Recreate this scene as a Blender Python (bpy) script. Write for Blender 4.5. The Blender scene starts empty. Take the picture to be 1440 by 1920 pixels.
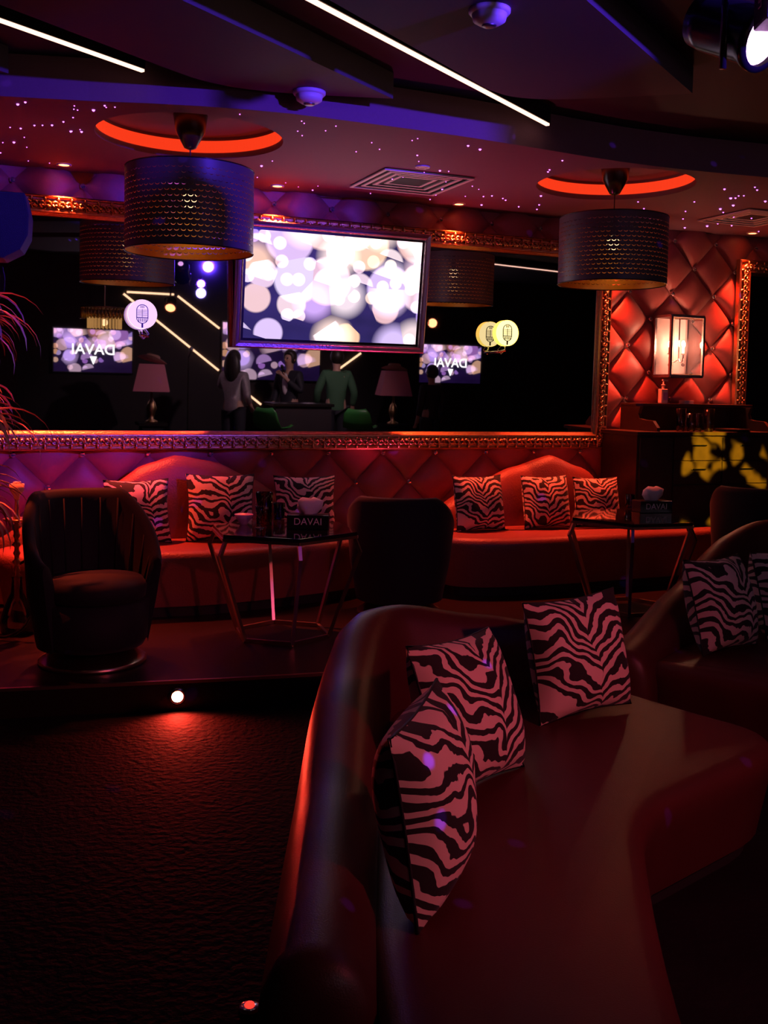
import bpy, bmesh, math, random
from mathutils import Vector, Matrix
random.seed(7)
S = bpy.context.scene
COL = S.collection
# ------------------------------------------------------------------ camera
F = 1900.0; EYE = Vector((0, 0, 1.63)); PITCH = .06; ROLL = .02; SH = -114.0
RM = Matrix.Rotation(math.pi/2-PITCH, 3, 'X') @ Matrix.Rotation(ROLL, 3, 'Z')
cam = bpy.data.cameras.new('camera'); camo = bpy.data.objects.new('camera', cam); COL.objects.link(camo)
cam.sensor_fit = 'HORIZONTAL'; cam.sensor_width = 36; cam.lens = 36*F/1440; cam.shift_y = SH/1440; cam.clip_start = .05
camo.matrix_world = Matrix.Translation(EYE) @ RM.to_4x4(); S.camera = camo
# ------------------------------------------------------------------ world, exposure
S.view_settings.view_transform = 'Standard'; S.view_settings.look = 'None'
S.view_settings.exposure = 0.0; S.view_settings.gamma = 1.0; S.view_settings.use_curve_mapping = False
w = bpy.data.worlds.new('world'); S.world = w; w.use_nodes = True
w.node_tree.nodes['Background'].inputs[0].default_value = (.5, .1, .2, 1)
w.node_tree.nodes['Background'].inputs[1].default_value = .0015
# wall frame of reference: t along the mirror wall, off towards the room
TH = math.radians(67.4)
WD = Vector((math.sin(TH), math.cos(TH), 0)); WN = Vector((math.cos(TH), -math.sin(TH), 0)); P0 = Vector((-1.03, 7.51, 0))
WROT = math.atan2(WD.y, WD.x)
CZ = 3.08; PZ = .15
def ray(px, py): return RM @ Vector(((px-720)/F, (960-py+SH)/F, -1))
def fl(px, py, z):
    d = ray(px, py); return EYE + d*((z-EYE.z)/d.z)
def at(px, py, Y):
    d = ray(px, py); return EYE + d*(Y/d.y)
def wl(px, py, off=0):
    d = ray(px, py); p = EYE + d*(((P0-EYE).dot(WN)+off)/d.dot(WN)); return (p-P0).dot(WD), p.z
def WP(t, off, z): return P0 + WD*t + WN*off + Vector((0, 0, z))
AL = .014                                            # the big mirror leans forward a little
MN = WN*math.cos(AL) - Vector((0, 0, math.sin(AL))); MPT = WP(0, .07, 1.318)
def mp(px, py, D):                                   # photo pixel seen in the mirror -> point at distance D from the mirror wall
    d = ray(px, py); h = EYE + d*((MPT-EYE).dot(MN)/d.dot(MN)); r = d - 2*d.dot(MN)*MN
    return h + r*((D-(h-P0).dot(WN))/r.dot(WN))

# ------------------------------------------------------------------ lights
def aim(o, target):
    o.rotation_euler = (Vector(target)-o.location).to_track_quat('-Z', 'Y').to_euler()
def spot(name, loc, target, color, power, angle, blend=.5, size=.04):
    l = bpy.data.lights.new(name, 'SPOT'); l.color = color; l.energy = power; l.spot_size = math.radians(angle); l.spot_blend = blend
    l.shadow_soft_size = size
    o = bpy.data.objects.new(name, l); COL.objects.link(o); o.location = loc; aim(o, target); return o
def point(name, loc, color, power, size=.04):
    l = bpy.data.lights.new(name, 'POINT'); l.color = color; l.energy = power; l.shadow_soft_size = size
    o = bpy.data.objects.new(name, l); COL.objects.link(o); o.location = loc; return o
RED = (1, .075, .025); PINK = (1, .10, .16); BLUE = (.10, .03, 1)
DL = [(-1.31, .22), (.155, .22), (1.61, .22), (3.07, .22), (4.5, .22)]       # red wall washers in the ceiling (t, off)
DLP = [800, 800, 480, 520, 480]
for (t, o), e in zip(DL, DLP):
    spot('red_wall_washer', WP(t, o, CZ-.012), WP(t, o+.26, 0), RED, e, 66, 1.0, .03)
spot('red_plant_light', (-2.35, 5.9, CZ-.012), (-2.2, 5.55, 0), RED, 520, 50, .8, .03)
# pink and blue washes over the stage side of the room, plus added lamps
spot('pink_wash', mp(318, 577, 7.3)+Vector((-.12, .18, -.14)), (.5, 3.4, .4), PINK, 130, 62, .9, .06)
spot('added_magenta_fill', (.19, 7.55, .34), (.05, 7.0, 3.0), (1, .05, .24), 80, 80, 1.0, .06)  # hidden lamp added for the magenta glow on the ceiling
spot('blue_wash', (2.45, 2.0, 3.06), (-1.05, 5.9, 2.98), BLUE, 1100, 38, .35, .04)  # blue light raised under the ceiling, inside a housing added for it
spot('added_stage_fill', WP(2.6, 4.5, 3.02), WP(2.1, 7.2, 1.2), (1, .65, .70), 130, 80, .8, .05)  # added to brighten the people in the mirror
spot('blue_wash', (2.2, 2.2, 2.8), (-1.2, 7.3, .9), (.16, .04, 1), 9, 55, .8, .05)  # extra blue lamp without fixture, added to turn the lower wall purple

def gobo(o, scale, lo, hi, strength, loc=(0, 0, 0), warp=0.0):
    l = o.data; l.use_nodes = True; nt = l.node_tree; N = nt.nodes; L = nt.links
    em = [n for n in N if n.type == 'EMISSION'][0]
    tc = N.new('ShaderNodeTexCoord'); sp = N.new('ShaderNodeSeparateXYZ'); L.new(tc.outputs['Normal'], sp.inputs[0])
    cb = N.new('ShaderNodeCombineXYZ')
    for k in (0, 1):
        m = N.new('ShaderNodeMath'); m.operation = 'DIVIDE'; L.new(sp.outputs[k], m.inputs[0]); L.new(sp.outputs[2], m.inputs[1]); L.new(m.outputs[0], cb.inputs[k])
    mpn = N.new('ShaderNodeMapping'); mpn.inputs['Location'].default_value = loc; L.new(cb.outputs[0], mpn.inputs[0])
    v = N.new('ShaderNodeTexVoronoi'); v.voronoi_dimensions = '2D'; v.inputs['Scale'].default_value = scale
    ns = N.new('ShaderNodeTexNoise'); ns.inputs['Scale'].default_value = scale*.8; L.new(mpn.outputs[0], ns.inputs['Vector'])
    va = N.new('ShaderNodeVectorMath'); va.operation = 'SCALE'; va.inputs['Scale'].default_value = warp/scale; L.new(ns.outputs['Color'], va.inputs[0])
    vb = N.new('ShaderNodeVectorMath'); vb.operation = 'ADD'; L.new(mpn.outputs[0], vb.inputs[0]); L.new(va.outputs[0], vb.inputs[1]); L.new(vb.outputs[0], v.inputs['Vector'])
    mr = N.new('ShaderNodeMapRange'); mr.inputs[1].default_value = hi; mr.inputs[2].default_value = lo; mr.inputs[3].default_value = 0; mr.inputs[4].default_value = strength
    L.new(v.outputs['Distance'], mr.inputs[0]); L.new(mr.outputs[0], em.inputs['Strength'])
g = spot('leaf_gobo', (3.2, 3.0, 3.0), WP(3.95, .62, 1.0), (1, .68, .02), 9000, 9, .2, .015)
gobo(g, 21, .22, .36, 1.0, (0, 0, 0), 2.2)
g = spot('dot_laser', (1.6, .4, 3.0), (.5, 3.4, .2), (.12, .03, 1), 420, 100, .1, .004)
gobo(g, 9, .035, .06, 1.0)

# ------------------------------------------------------------------ materials
MATS = {}
def nt_new(name):
    m = bpy.data.materials.new(name); m.use_nodes = True; nt = m.node_tree; b = nt.nodes['Principled BSDF']; MATS[name] = m; return m, nt, b
def mat(name, col, rough=.5, metal=0, coat=0, noise=0, nscale=40, bump=0, bscale=200, sheen=0, spec=.5):
    m, nt, b = nt_new(name)
    b.inputs['Base Color'].default_value = (*col, 1); b.inputs['Roughness'].default_value = rough; b.inputs['Metallic'].default_value = metal
    b.inputs['Coat Weight'].default_value = coat; b.inputs['Sheen Weight'].default_value = sheen; b.inputs['Specular IOR Level'].default_value = spec
    if noise:
        n = nt.nodes.new('ShaderNodeTexNoise'); n.inputs['Scale'].default_value = nscale; n.inputs['Detail'].default_value = 4
        mx = nt.nodes.new('ShaderNodeMix'); mx.data_type = 'RGBA'; mx.inputs[6].default_value = (*[c*(1-noise) for c in col], 1); mx.inputs[7].default_value = (*[min(1, c*(1+noise)) for c in col], 1)
        tc = nt.nodes.new('ShaderNodeTexCoord'); nt.links.new(tc.outputs['Object'], n.inputs['Vector'])
        nt.links.new(n.outputs['Fac'], mx.inputs[0]); nt.links.new(mx.outputs[2], b.inputs['Base Color'])
    if bump:
        n = nt.nodes.new('ShaderNodeTexNoise'); n.inputs['Scale'].default_value = bscale; n.inputs['Detail'].default_value = 3
        tc = nt.nodes.new('ShaderNodeTexCoord'); nt.links.new(tc.outputs['Object'], n.inputs['Vector'])
        bp = nt.nodes.new('ShaderNodeBump'); bp.inputs['Strength'].default_value = bump; bp.inputs['Distance'].default_value = .01
        nt.links.new(n.outputs['Fac'], bp.inputs['Height']); nt.links.new(bp.outputs['Normal'], b.inputs['Normal'])
    return m
def emit(name, col, strength, base=(.02, .02, .02)):
    m, nt, b = nt_new(name)
    b.inputs['Base Color'].default_value = (*base, 1); b.inputs['Emission Color'].default_value = (*col, 1); b.inputs['Emission Strength'].default_value = strength
    return m
mat('velvet', (.42, .10, .09), .42, noise=.12, nscale=60, bump=.15, bscale=300, sheen=.15)
mat('leather', (.075, .016, .014), .40, noise=.15, nscale=9, bump=.12, bscale=260)
mat('crocodile', (.25, .07, .06), .42, noise=.1, nscale=40, bump=.35, bscale=90)
mat('dark_velvet', (.004, .0035, .007), .8, sheen=.05, bump=.1, bscale=300)
mat('gilt', (.80, .52, .26), .30, 1, noise=.25, nscale=50, bump=.25, bscale=120)
mat('silver_frame', (.62, .50, .52), .33, 1, bump=.3, bscale=90)
mat('rose_metal', (.75, .55, .42), .28, 1)
mat('chrome', (.8, .8, .82), .15, 1)
mat('black_glass', (.012, .008, .010), .06, coat=.5)
mat('black_gloss', (.012, .011, .012), .25)
mat('black_matte', (.012, .011, .013), .65)
mat('carpet', (.007, .005, .006), .85, noise=.6, nscale=4, bump=.8, bscale=35, spec=.12)
mat('floor_gloss', (.016, .008, .007), .30, noise=.3, nscale=3)
mat('wall_dark', (.022, .014, .018), .7, noise=.2, nscale=3)
mat('ceiling_paint', (.21, .10, .14), .75, noise=.08, nscale=80, bump=.1, bscale=400)
mat('ceiling_dark', (.04, .030, .036), .7, noise=.1, nscale=60)
mat('white_plastic', (.75, .68, .68), .45)
mat('white_paper', (.85, .80, .85), .8)
mat('dark_wood', (.045, .022, .015), .38, noise=.4, nscale=12)
mat('gold_inner', (.9, .55, .12), .28, 1)
mat('terracotta', (.30, .12, .09), .6)
mat('leaf', (.50, .27, .20), .42, noise=.35, nscale=14)
mat('clay', (.7, .5, .3), .5)
mat('steel', (.3, .3, .32), .4, 1)
mat('skin', (.55, .33, .24), .5)
mat('hair', (.02, .014, .01), .5)
mat('suit', (.02, .02, .03), .7)
mat('shirt_white', (.8, .78, .85), .7)
mat('green_cloth', (.05, .14, .07), .8)
mat('sequin', (.55, .50, .52), .28, .7, noise=.5, nscale=90, bump=.8, bscale=160)
mat('jeans', (.02, .02, .03), .8)
mat('green_plastic', (.05, .30, .06), .35)
mat('pink_shade', (.85, .30, .38), .8)
mat('hat_felt', (.50, .28, .22), .8)
mat('lilac_bowl', (.55, .35, .75), .35)
mat('blue_mesh', (.05, .05, .09), .5, bump=1.0, bscale=420)
emit('led_warm', (1, .55, .40), 2.4)
emit('led_yellow', (1, .55, .30), 3.2)
emit('cove_red_lit', (1, .045, .01), .95)  # red light on the recess walls, put in as emission
emit('star', (.75, .15, 1), 4.5)
emit('lens_violet', (.95, .45, 1), 14)
emit('lens_blue', (.35, .25, 1), 20)
emit('lens_red', (1, .25, .10), 8)
emit('lens_white', (1, .9, .9), 10)
emit('downlight_red', (1, .20, .05), 14)
emit('marker_red', (1, .03, .02), 2.0)
emit('tube_glow', (1, .50, .14), .7)  # bulb glow on the lower chandelier tubes, put into their emission
emit('step_lens', (1, .16, .07), 120)
emit('bulb_warm', (1, .60, .28), 3)
emit('candle', (1, .55, .30), 22)
emit('mic_yellow', (1, .72, .12), 1.6, (.3, .2, .02))
emit('mic_face_yellow', (1, .80, .34), 1.8)
emit('mic_face_violet_lit', (.90, .58, 1), 1.15)  # violet light falling on the left sign, put into its emission
emit('mic_rim_violet_lit', (.80, .45, .95), 1.0)  # same falling violet light, put into the rim
emit('screen_text', (1, .95, .95), 5)
def clear_glass(name, ior, tint):
    m, nt, b = nt_new(name); N = nt.nodes; tr = N.new('ShaderNodeBsdfTransparent'); tr.inputs[0].default_value = (*tint, 1); mx = N.new('ShaderNodeMixShader'); lw = N.new('ShaderNodeLayerWeight'); lw.inputs[0].default_value = ior
    b.inputs['Base Color'].default_value = (.9, .85, .9, 1); b.inputs['Metallic'].default_value = 1; b.inputs['Roughness'].default_value = .06
    nt.links.new(lw.outputs['Fresnel'], mx.inputs[0]); nt.links.new(tr.outputs[0], mx.inputs[1]); nt.links.new(b.outputs[0], mx.inputs[2]); nt.links.new(mx.outputs[0], N['Material Output'].inputs[0])
clear_glass('glass', .45, (.93, .90, .93)); clear_glass('blue_glass', .4, (.30, .25, .85)); clear_glass('red_glass', .4, (.9, .35, .35)); clear_glass('thin_glass', .2, (.95, .95, .95))
m, nt, b = nt_new('crystal'); b.inputs['Base Color'].default_value = (.95, .85, .95, 1); b.inputs['Roughness'].default_value = .05; b.inputs['Metallic'].default_value = .9
mat('mirror', (.50, .48, .52), .015, 1)

class NB:                                            # tiny node-graph helper
    def __init__(s, nt): s.nt = nt; s.N = nt.nodes; s.L = nt.links
    def val(s, x, i):
        if isinstance(x, (int, float)): i.default_value = x
        else: s.L.new(x, i)
    def m(s, op, a, b=0, c=None):
        n = s.N.new('ShaderNodeMath'); n.operation = op; s.val(a, n.inputs[0]); s.val(b, n.inputs[1])
        if c is not None: s.val(c, n.inputs[2])
        return n.outputs[0]
    def uv(s):
        t = s.N.new('ShaderNodeTexCoord'); sp = s.N.new('ShaderNodeSeparateXYZ'); s.L.new(t.outputs['UV'], sp.inputs[0]); return t.outputs['UV'], sp.outputs[0], sp.outputs[1]
    def noise(s, vec, scale, detail=2):
        n = s.N.new('ShaderNodeTexNoise'); n.inputs['Scale'].default_value = scale; n.inputs['Detail'].default_value = detail; s.L.new(vec, n.inputs['Vector']); return n.outputs['Fac']
    def mix(s, f, a, b):
        n = s.N.new('ShaderNodeMix'); n.data_type = 'RGBA'; s.val(f, n.inputs[0])
        for x, i in ((a, n.inputs[6]), (b, n.inputs[7])):
            if isinstance(x, tuple): i.default_value = (*x, 1)
            else: s.L.new(x, i)
        return n.outputs[2]
def zebra(name, seed, spine):
    m, nt, b = nt_new(name); g = NB(nt); vec, u, v = g.uv()
    mpn = g.N.new('ShaderNodeMapping'); mpn.inputs['Location'].default_value = (seed*3.1, seed*1.7, seed); g.L.new(vec, mpn.inputs[0])
    n1 = g.noise(mpn.outputs[0], 2.6, 1); n2 = g.noise(mpn.outputs[0], 9, 2)
    uu = g.m('ADD', g.m('SUBTRACT', u, spine), g.m('MULTIPLY', g.m('SUBTRACT', n1, .5), .35))
    au = g.m('POWER', g.m('ABSOLUTE', uu), .6)
    ph = g.m('ADD', g.m('MULTIPLY', v, 9.0), g.m('MULTIPLY', au, -3.4))
    ph = g.m('ADD', ph, g.m('MULTIPLY', n1, 5.0)); ph = g.m('ADD', ph, g.m('MULTIPLY', n2, .8))
    st = g.m('SINE', g.m('MULTIPLY', ph, 6.283))
    f = g.m('MULTIPLY', g.m('ADD', g.m('SUBTRACT', st, g.m('MULTIPLY', g.m('SUBTRACT', n2, .5), 1.2)), .06), 9)
    cl = g.N.new('ShaderNodeClamp'); g.L.new(f, cl.inputs[0])
    g.L.new(g.mix(cl.outputs[0], (.012, .008, .008), (.80, .58, .50)), b.inputs['Base Color'])
    b.inputs['Roughness'].default_value = .8; b.inputs['Sheen Weight'].default_value = .1
    return m
for k in range(5): zebra('zebra%d' % k, k+.37, [.62, .55, .5, .66, .45][k])
def shade_material():                                # drum shade pierced with fish-scale crescents
    m, nt, b = nt_new('pierced_shade'); g = NB(nt); vec, u, v = g.uv()
    nx, ny = 62, 15
    row = g.m('FLOOR', g.m('MULTIPLY', v, ny)); fy = g.m('FRACT', g.m('MULTIPLY', v, ny))
    fx = g.m('SUBTRACT', g.m('FRACT', g.m('ADD', g.m('MULTIPLY', u, nx), g.m('MULTIPLY', g.m('MODULO', row, 2), .5))), .5)
    def dist(cy): return g.m('SQRT', g.m('ADD', g.m('POWER', g.m('ABSOLUTE', fx), 2), g.m('POWER', g.m('ABSOLUTE', g.m('SUBTRACT', fy, cy)), 2)))
    c = g.m('MULTIPLY', g.m('LESS_THAN', dist(.58), .37), g.m('GREATER_THAN', dist(.70), .38))
    inside = g.m('MULTIPLY', g.m('GREATER_THAN', v, .08), g.m('LESS_THAN', v, .93))
    c = g.m('MULTIPLY', c, inside)
    tr = g.N.new('ShaderNodeBsdfTransparent'); mx = g.N.new('ShaderNodeMixShader'); g.L.new(c, mx.inputs[0]); g.L.new(b.outputs[0], mx.inputs[1]); g.L.new(tr.outputs[0], mx.inputs[2])
    geo = g.N.new('ShaderNodeNewGeometry')
    g.L.new(g.mix(geo.outputs['Backfacing'], (.10, .09, .11), (.9, .55, .12)), b.inputs['Base Color'])
    g.L.new(geo.outputs['Backfacing'], b.inputs['Metallic']); b.inputs['Roughness'].default_value = .4
    g.L.new(mx.outputs[0], g.N['Material Output'].inputs[0])
shade_material()
def screen(name, seed, bright, thr, c1=(1.0, .60, .16), c2=(.50, .30, 1.0), wh=.75, b0=(.006, .008, .03), b1=(.06, .05, .16)):                 # out-of-focus light discs shown on a display
    m, nt, b = nt_new(name); g = NB(nt); vec, u, v = g.uv()
    col = None
    bg = g.mix(g.noise(vec, 3.0, 2), b0, b1)
    col = bg
    for k, (sc, r0, soft) in enumerate(((2.1, .50, .06), (3.2, .46, .06), (5.5, .36, .05), (2.6, .60, .30))):
        mpn = g.N.new('ShaderNodeMapping'); mpn.inputs['Location'].default_value = (seed+k*4.3, seed*2+k, 0); mpn.inputs['Scale'].default_value = (1.7, 1, 1); g.L.new(vec, mpn.inputs[0])
        vo = g.N.new('ShaderNodeTexVoronoi'); vo.voronoi_dimensions = '2D'; vo.inputs['Scale'].default_value = sc; vo.inputs['Randomness'].default_value = .8; g.L.new(mpn.outputs[0], vo.inputs['Vector'])
        sp = g.N.new('ShaderNodeSeparateXYZ'); g.L.new(vo.outputs['Color'], sp.inputs[0])
        mr = g.N.new('ShaderNodeMapRange'); g.L.new(vo.outputs['Distance'], mr.inputs[0]); mr.inputs[1].default_value = r0; mr.inputs[2].default_value = r0-soft
        on = g.m('GREATER_THAN', g.m('ADD', g.m('ADD', sp.outputs[1], g.m('MULTIPLY', v, .75)), g.m('MULTIPLY', u, .35)), thr)
        c = g.mix(sp.outputs[0], c1, c2); c = g.mix(g.m('MULTIPLY', sp.outputs[2], wh), c, (1, .93, .85))
        ad = g.N.new('ShaderNodeMix'); ad.data_type = 'RGBA'; ad.blend_type = 'ADD'; g.L.new(g.m('MULTIPLY', mr.outputs[0], g.m('MULTIPLY', on, .9)), ad.inputs[0]); g.L.new(col, ad.inputs[6]); g.L.new(c, ad.inputs[7]); col = ad.outputs[2]
    g.L.new(col, b.inputs['Emission Color']); b.inputs['Emission Strength'].default_value = bright; b.inputs['Base Color'].default_value = (.01, .01, .01, 1); b.inputs['Roughness'].default_value = .2
screen('screen_main', 1.3, 1.15, .92, wh=.62, b0=(.003, .006, .02), b1=(.05, .03, .20)); screen('screen_far', 5.2, 1.0, 1.08, (1.0, .42, .06), (.30, .10, 1.0), .45, (.002, .001, .008), (.03, .01, .09))

# ------------------------------------------------------------------ mesh helpers
class MB:
    def __init__(s): s.v = []; s.f = []; s.uv = None
    def add(s, vs, fs):
        n = len(s.v); s.v += [tuple(x) for x in vs]; s.f += [tuple(i+n for i in f) for f in fs]; return s
    def box(s, x0, x1, y0, y1, z0, z1):
        vs = [(x, y, z) for z in (z0, z1) for y in (y0, y1) for x in (x0, x1)]
        return s.add(vs, [(0, 2, 3, 1), (4, 5, 7, 6), (0, 1, 5, 4), (2, 6, 7, 3), (0, 4, 6, 2), (1, 3, 7, 5)])
    def bar(s, a, b, wd, hh=None, up=(0, 0, 1)):     # rectangular bar between two points
        a = Vector(a); b = Vector(b); hh = hh or wd; d = (b-a).normalized(); u = Vector(up)
        if abs(d.dot(u)) > .95: u = Vector((1, 0, 0))
        x = d.cross(u).normalized()*wd/2; y = x.cross(d).normalized()*hh/2
        vs = [p+sx*x+sy*y for p in (a, b) for sx, sy in ((-1, -1), (1, -1), (1, 1), (-1, 1))]
        return s.add(vs, [(0, 1, 2, 3), (7, 6, 5, 4), (0, 4, 5, 1), (1, 5, 6, 2), (2, 6, 7, 3), (3, 7, 4, 0)])
    def lathe(s, prof, n=24, c=(0, 0, 0), cap=True):
        vs = []; fs = []
        for r, z in prof:
            for k in range(n): a = 2*math.pi*k/n; vs.append((c[0]+r*math.cos(a), c[1]+r*math.sin(a), c[2]+z))
        for i in range(len(prof)-1):
            for k in range(n): fs.append((i*n+k, i*n+(k+1) % n, (i+1)*n+(k+1) % n, (i+1)*n+k))
        if cap: fs.append(tuple(range(n))[::-1]); fs.append(tuple((len(prof)-1)*n+k for k in range(n)))
        return s.add(vs, fs)
    def tube(s, pts, r, n=8):
        pts = [Vector(p) for p in pts]; rs = r if isinstance(r, (list, tuple)) else [r]*len(pts); vs = []; fs = []
        for i, p in enumerate(pts):
            d = (pts[min(i+1, len(pts)-1)]-pts[max(i-1, 0)]).normalized(); u = Vector((0, 0, 1)) if abs(d.z) < .9 else Vector((1, 0, 0))
            x = d.cross(u).normalized(); y = x.cross(d)
            for k in range(n): a = 2*math.pi*k/n; vs.append(p+(x*math.cos(a)+y*math.sin(a))*rs[i])
        for i in range(len(pts)-1):
            for k in range(n): fs.append((i*n+k, i*n+(k+1) % n, (i+1)*n+(k+1) % n, (i+1)*n+k))
        fs.append(tuple(range(n))[::-1]); fs.append(tuple((len(pts)-1)*n+k for k in range(n)))
        return s.add(vs, fs)
    def prism(s, poly, z0, z1):
        n = len(poly); vs = [(p[0], p[1], z0) for p in poly]+[(p[0], p[1], z1) for p in poly]
        return s.add(vs, [tuple(range(n))[::-1], tuple(range(n, 2*n))]+[(k, (k+1) % n, n+(k+1) % n, n+k) for k in range(n)])
    def sphere(s, c, r, n=12, m=8, sx=1, sy=1, sz=1):
        vs = [(c[0], c[1], c[2]+r*sz)]
        for j in range(1, m):
            for k in range(n): a = 2*math.pi*k/n; p = math.pi*j/m; vs.append((c[0]+r*sx*math.sin(p)*math.cos(a), c[1]+r*sy*math.sin(p)*math.sin(a), c[2]+r*sz*math.cos(p)))
        vs.append((c[0], c[1], c[2]-r*sz)); fs = []
        for k in range(n): fs.append((0, 1+k, 1+(k+1) % n)); e = len(vs)-1; b0 = 1+(m-2)*n; fs.append((e, b0+(k+1) % n, b0+k))
        for j in range(m-2):
            for k in range(n): a = 1+j*n; fs.append((a+k, a+n+k, a+n+(k+1) % n, a+(k+1) % n))
        return s.add(vs, fs)
    def mesh(s, name, material=None, smooth=False, bevel=0):
        me = bpy.data.meshes.new(name); me.from_pydata(s.v, [], s.f)
        bm = bmesh.new(); bm.from_mesh(me); bmesh.ops.recalc_face_normals(bm, faces=bm.faces)
        if bevel: bmesh.ops.bevel(bm, geom=[e for e in bm.edges if e.calc_face_angle(0) > .6], offset=bevel, segments=2, profile=.6, affect='EDGES')
        bm.to_mesh(me); bm.free()
        if material: me.materials.append(MATS[material])
        if smooth: me.shade_smooth()
        return me
    def build(s, name, material, parent=None, smooth=False, bevel=0):
        return link(name, s.mesh(name, material, smooth, bevel), parent)
def link(name, data, parent=None):
    o = bpy.data.objects.new(name, data); COL.objects.link(o)
    if parent: o.parent = parent
    return o
def tag(o, label, cat, group=None):
    o['label'] = label; o['category'] = cat
    if group: o['group'] = group
    return o
def thing(name, label, cat, loc=(0, 0, 0), rz=0, group=None):
    o = link(name, None); o.location = loc; o.rotation_euler = (0, 0, rz); return tag(o, label, cat, group)
def struct(o): o['kind'] = 'structure'; return o
def autosmooth(o, ang=.7):
    me = o.data; me.shade_smooth(); bm = bmesh.new(); bm.from_mesh(me)
    for e in bm.edges: e.smooth = e.calc_face_angle(0) < ang
    bm.to_mesh(me); bm.free(); return o
def evaluated(o):                                    # bake the modifiers of an object into its mesh
    dg = bpy.context.evaluated_depsgraph_get(); me = bpy.data.meshes.new_from_object(o.evaluated_get(dg)); o.modifiers.clear(); o.data = me; return o
def smooth_path(pts, it=3, closed=False):
    pts = [Vector(p) for p in pts]
    for _ in range(it):
        q = []; n = len(pts)
        for i in range(n if closed else n-1):
            a, b = pts[i], pts[(i+1) % n]; q += [a*.75+b*.25, a*.25+b*.75]
        pts = q if closed else [pts[0]]+q+[pts[-1]]
    return pts
def text_mesh(name, s, size, material, parent, loc, rot, extrude=.001):
    c = bpy.data.curves.new(name, 'FONT'); c.body = s; c.size = size; c.extrude = extrude; c.align_x = 'CENTER'; c.align_y = 'CENTER'
    o = link(name, c); evaluated_me = bpy.data.meshes.new_from_object(o.evaluated_get(bpy.context.evaluated_depsgraph_get()))
    bpy.data.objects.remove(o); evaluated_me.materials.append(MATS[material])
    o = link(name, evaluated_me, parent); o.location = loc; o.rotation_euler = rot; return o

# ================================================================== SETTING
T0, T1, DR = -4.0, 10.5, 8.75
def room_poly(t0, t1, d0, d1): return [WP(t0, d0, 0), WP(t1, d0, 0), WP(t1, d1, 0), WP(t0, d1, 0)]
struct(MB().prism(room_poly(T0-.2, T1+.2, -.2, DR+.2), -.12, 0).build('floor', 'carpet'))
struct(MB().prism(room_poly(T0, T1, DR, DR+.15), 0, 3.30).build('wall_rear', 'wall_dark'))
struct(MB().prism(room_poly(T0-.15, T0, 0, DR), 0, 3.30).build('wall_left', 'wall_dark'))
struct(MB().prism(room_poly(T1, T1+.15, 0, DR), 0, 3.30).build('wall_right', 'wall_dark'))
wall = struct(MB().prism(room_poly(T0, T1, -.15, 0), 0, 3.30).build('wall_back', 'velvet'))
ceil_up = struct(MB().prism(room_poly(T0-.2, T1+.2, -.2, DR+.2), 3.30, 3.42).build('ceiling', 'ceiling_dark'))
# raised lounge platform with a brass nosing on its edge
EDGE = smooth_path([(-4.2, 4.27, 0), (-1.84, 4.83, 0), (-.21, 5.22, 0), (.6, 5.55, 0), (1.41, 6.05, 0), (2.1, 6.75, 0), (2.9, 7.5, 0), (4.5, 8.3, 0)], 2)
pl = struct(MB().prism([tuple(p) for p in EDGE]+[WP(T1*.55, .02, 0), WP(T0+.05, .02, 0)], 0.0, PZ-.012).build('floor_platform', 'floor_gloss'))
struct(MB().prism([tuple(p) for p in EDGE]+[WP(T1*.55, .02, 0), WP(T0+.05, .02, 0)], PZ-.012, PZ).build('floor_lounge', 'floor_gloss'))
mb = MB()
for a, b in zip(EDGE[:-1], EDGE[1:]): mb.bar(a+Vector((0, 0, PZ-.006)), b+Vector((0, 0, PZ-.006)), .02, .016)
struct(mb.build('trim_1', 'rose_metal'))
struct(MB().prism(room_poly(.9, 9.5, 5.3, DR-.01), 0, .20).build('floor_stage', 'floor_gloss'))
# star ceiling: lower slab with a curved front edge and two round recesses
SE = smooth_path([(-5.5, 4.6, 0), (-1.99, 5.26, 0), (-.81, 5.34, 0), (-.04, 5.65, 0), (.51, 5.90, 0), (1.58, 6.50, 0), (2.5, 6.78, 0), (5, 7.5, 0), (9, 9.2, 0)], 2)
soff = MB().prism([tuple(p) for p in SE]+[WP(T1-.05, 0.005, 0), WP(T0+.05, .005, 0)], CZ, 3.295).build('ceiling_soffit', 'ceiling_paint')
struct(soff)
RINGS = [Vector((-1.167, 6.014, 0)), Vector((1.562, 7.115, 0))]
for c in RINGS:
    cut = MB().lathe([(.54, CZ-.1), (.54, CZ+.13)], 64, (c.x, c.y, 0)).build('cutter', 'black_matte')
    md = soff.modifiers.new('b', 'BOOLEAN'); md.operation = 'DIFFERENCE'; md.object = cut; md.solver = 'EXACT'
    evaluated(soff); bpy.data.objects.remove(cut)
for c in RINGS:                                      # red-lit inner wall of each recess, its light put in as emission
    lo = []
    for k in range(65):
        a = 2*math.pi*k/64; lo.append((c.x+.535*math.cos(a), c.y+.535*math.sin(a)))
    mb = MB(); vs = [(x, y, z) for z in (CZ+.035, CZ+.11) for x, y in lo]; mb.add(vs, [(k, k+1, 66+k, 65+k) for k in range(64)])
    o = mb.build('cove_lit_wall', 'cove_red_lit', soff); o['label'] = 'inner wall of the round ceiling recess with red light painted on as glow'
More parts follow.
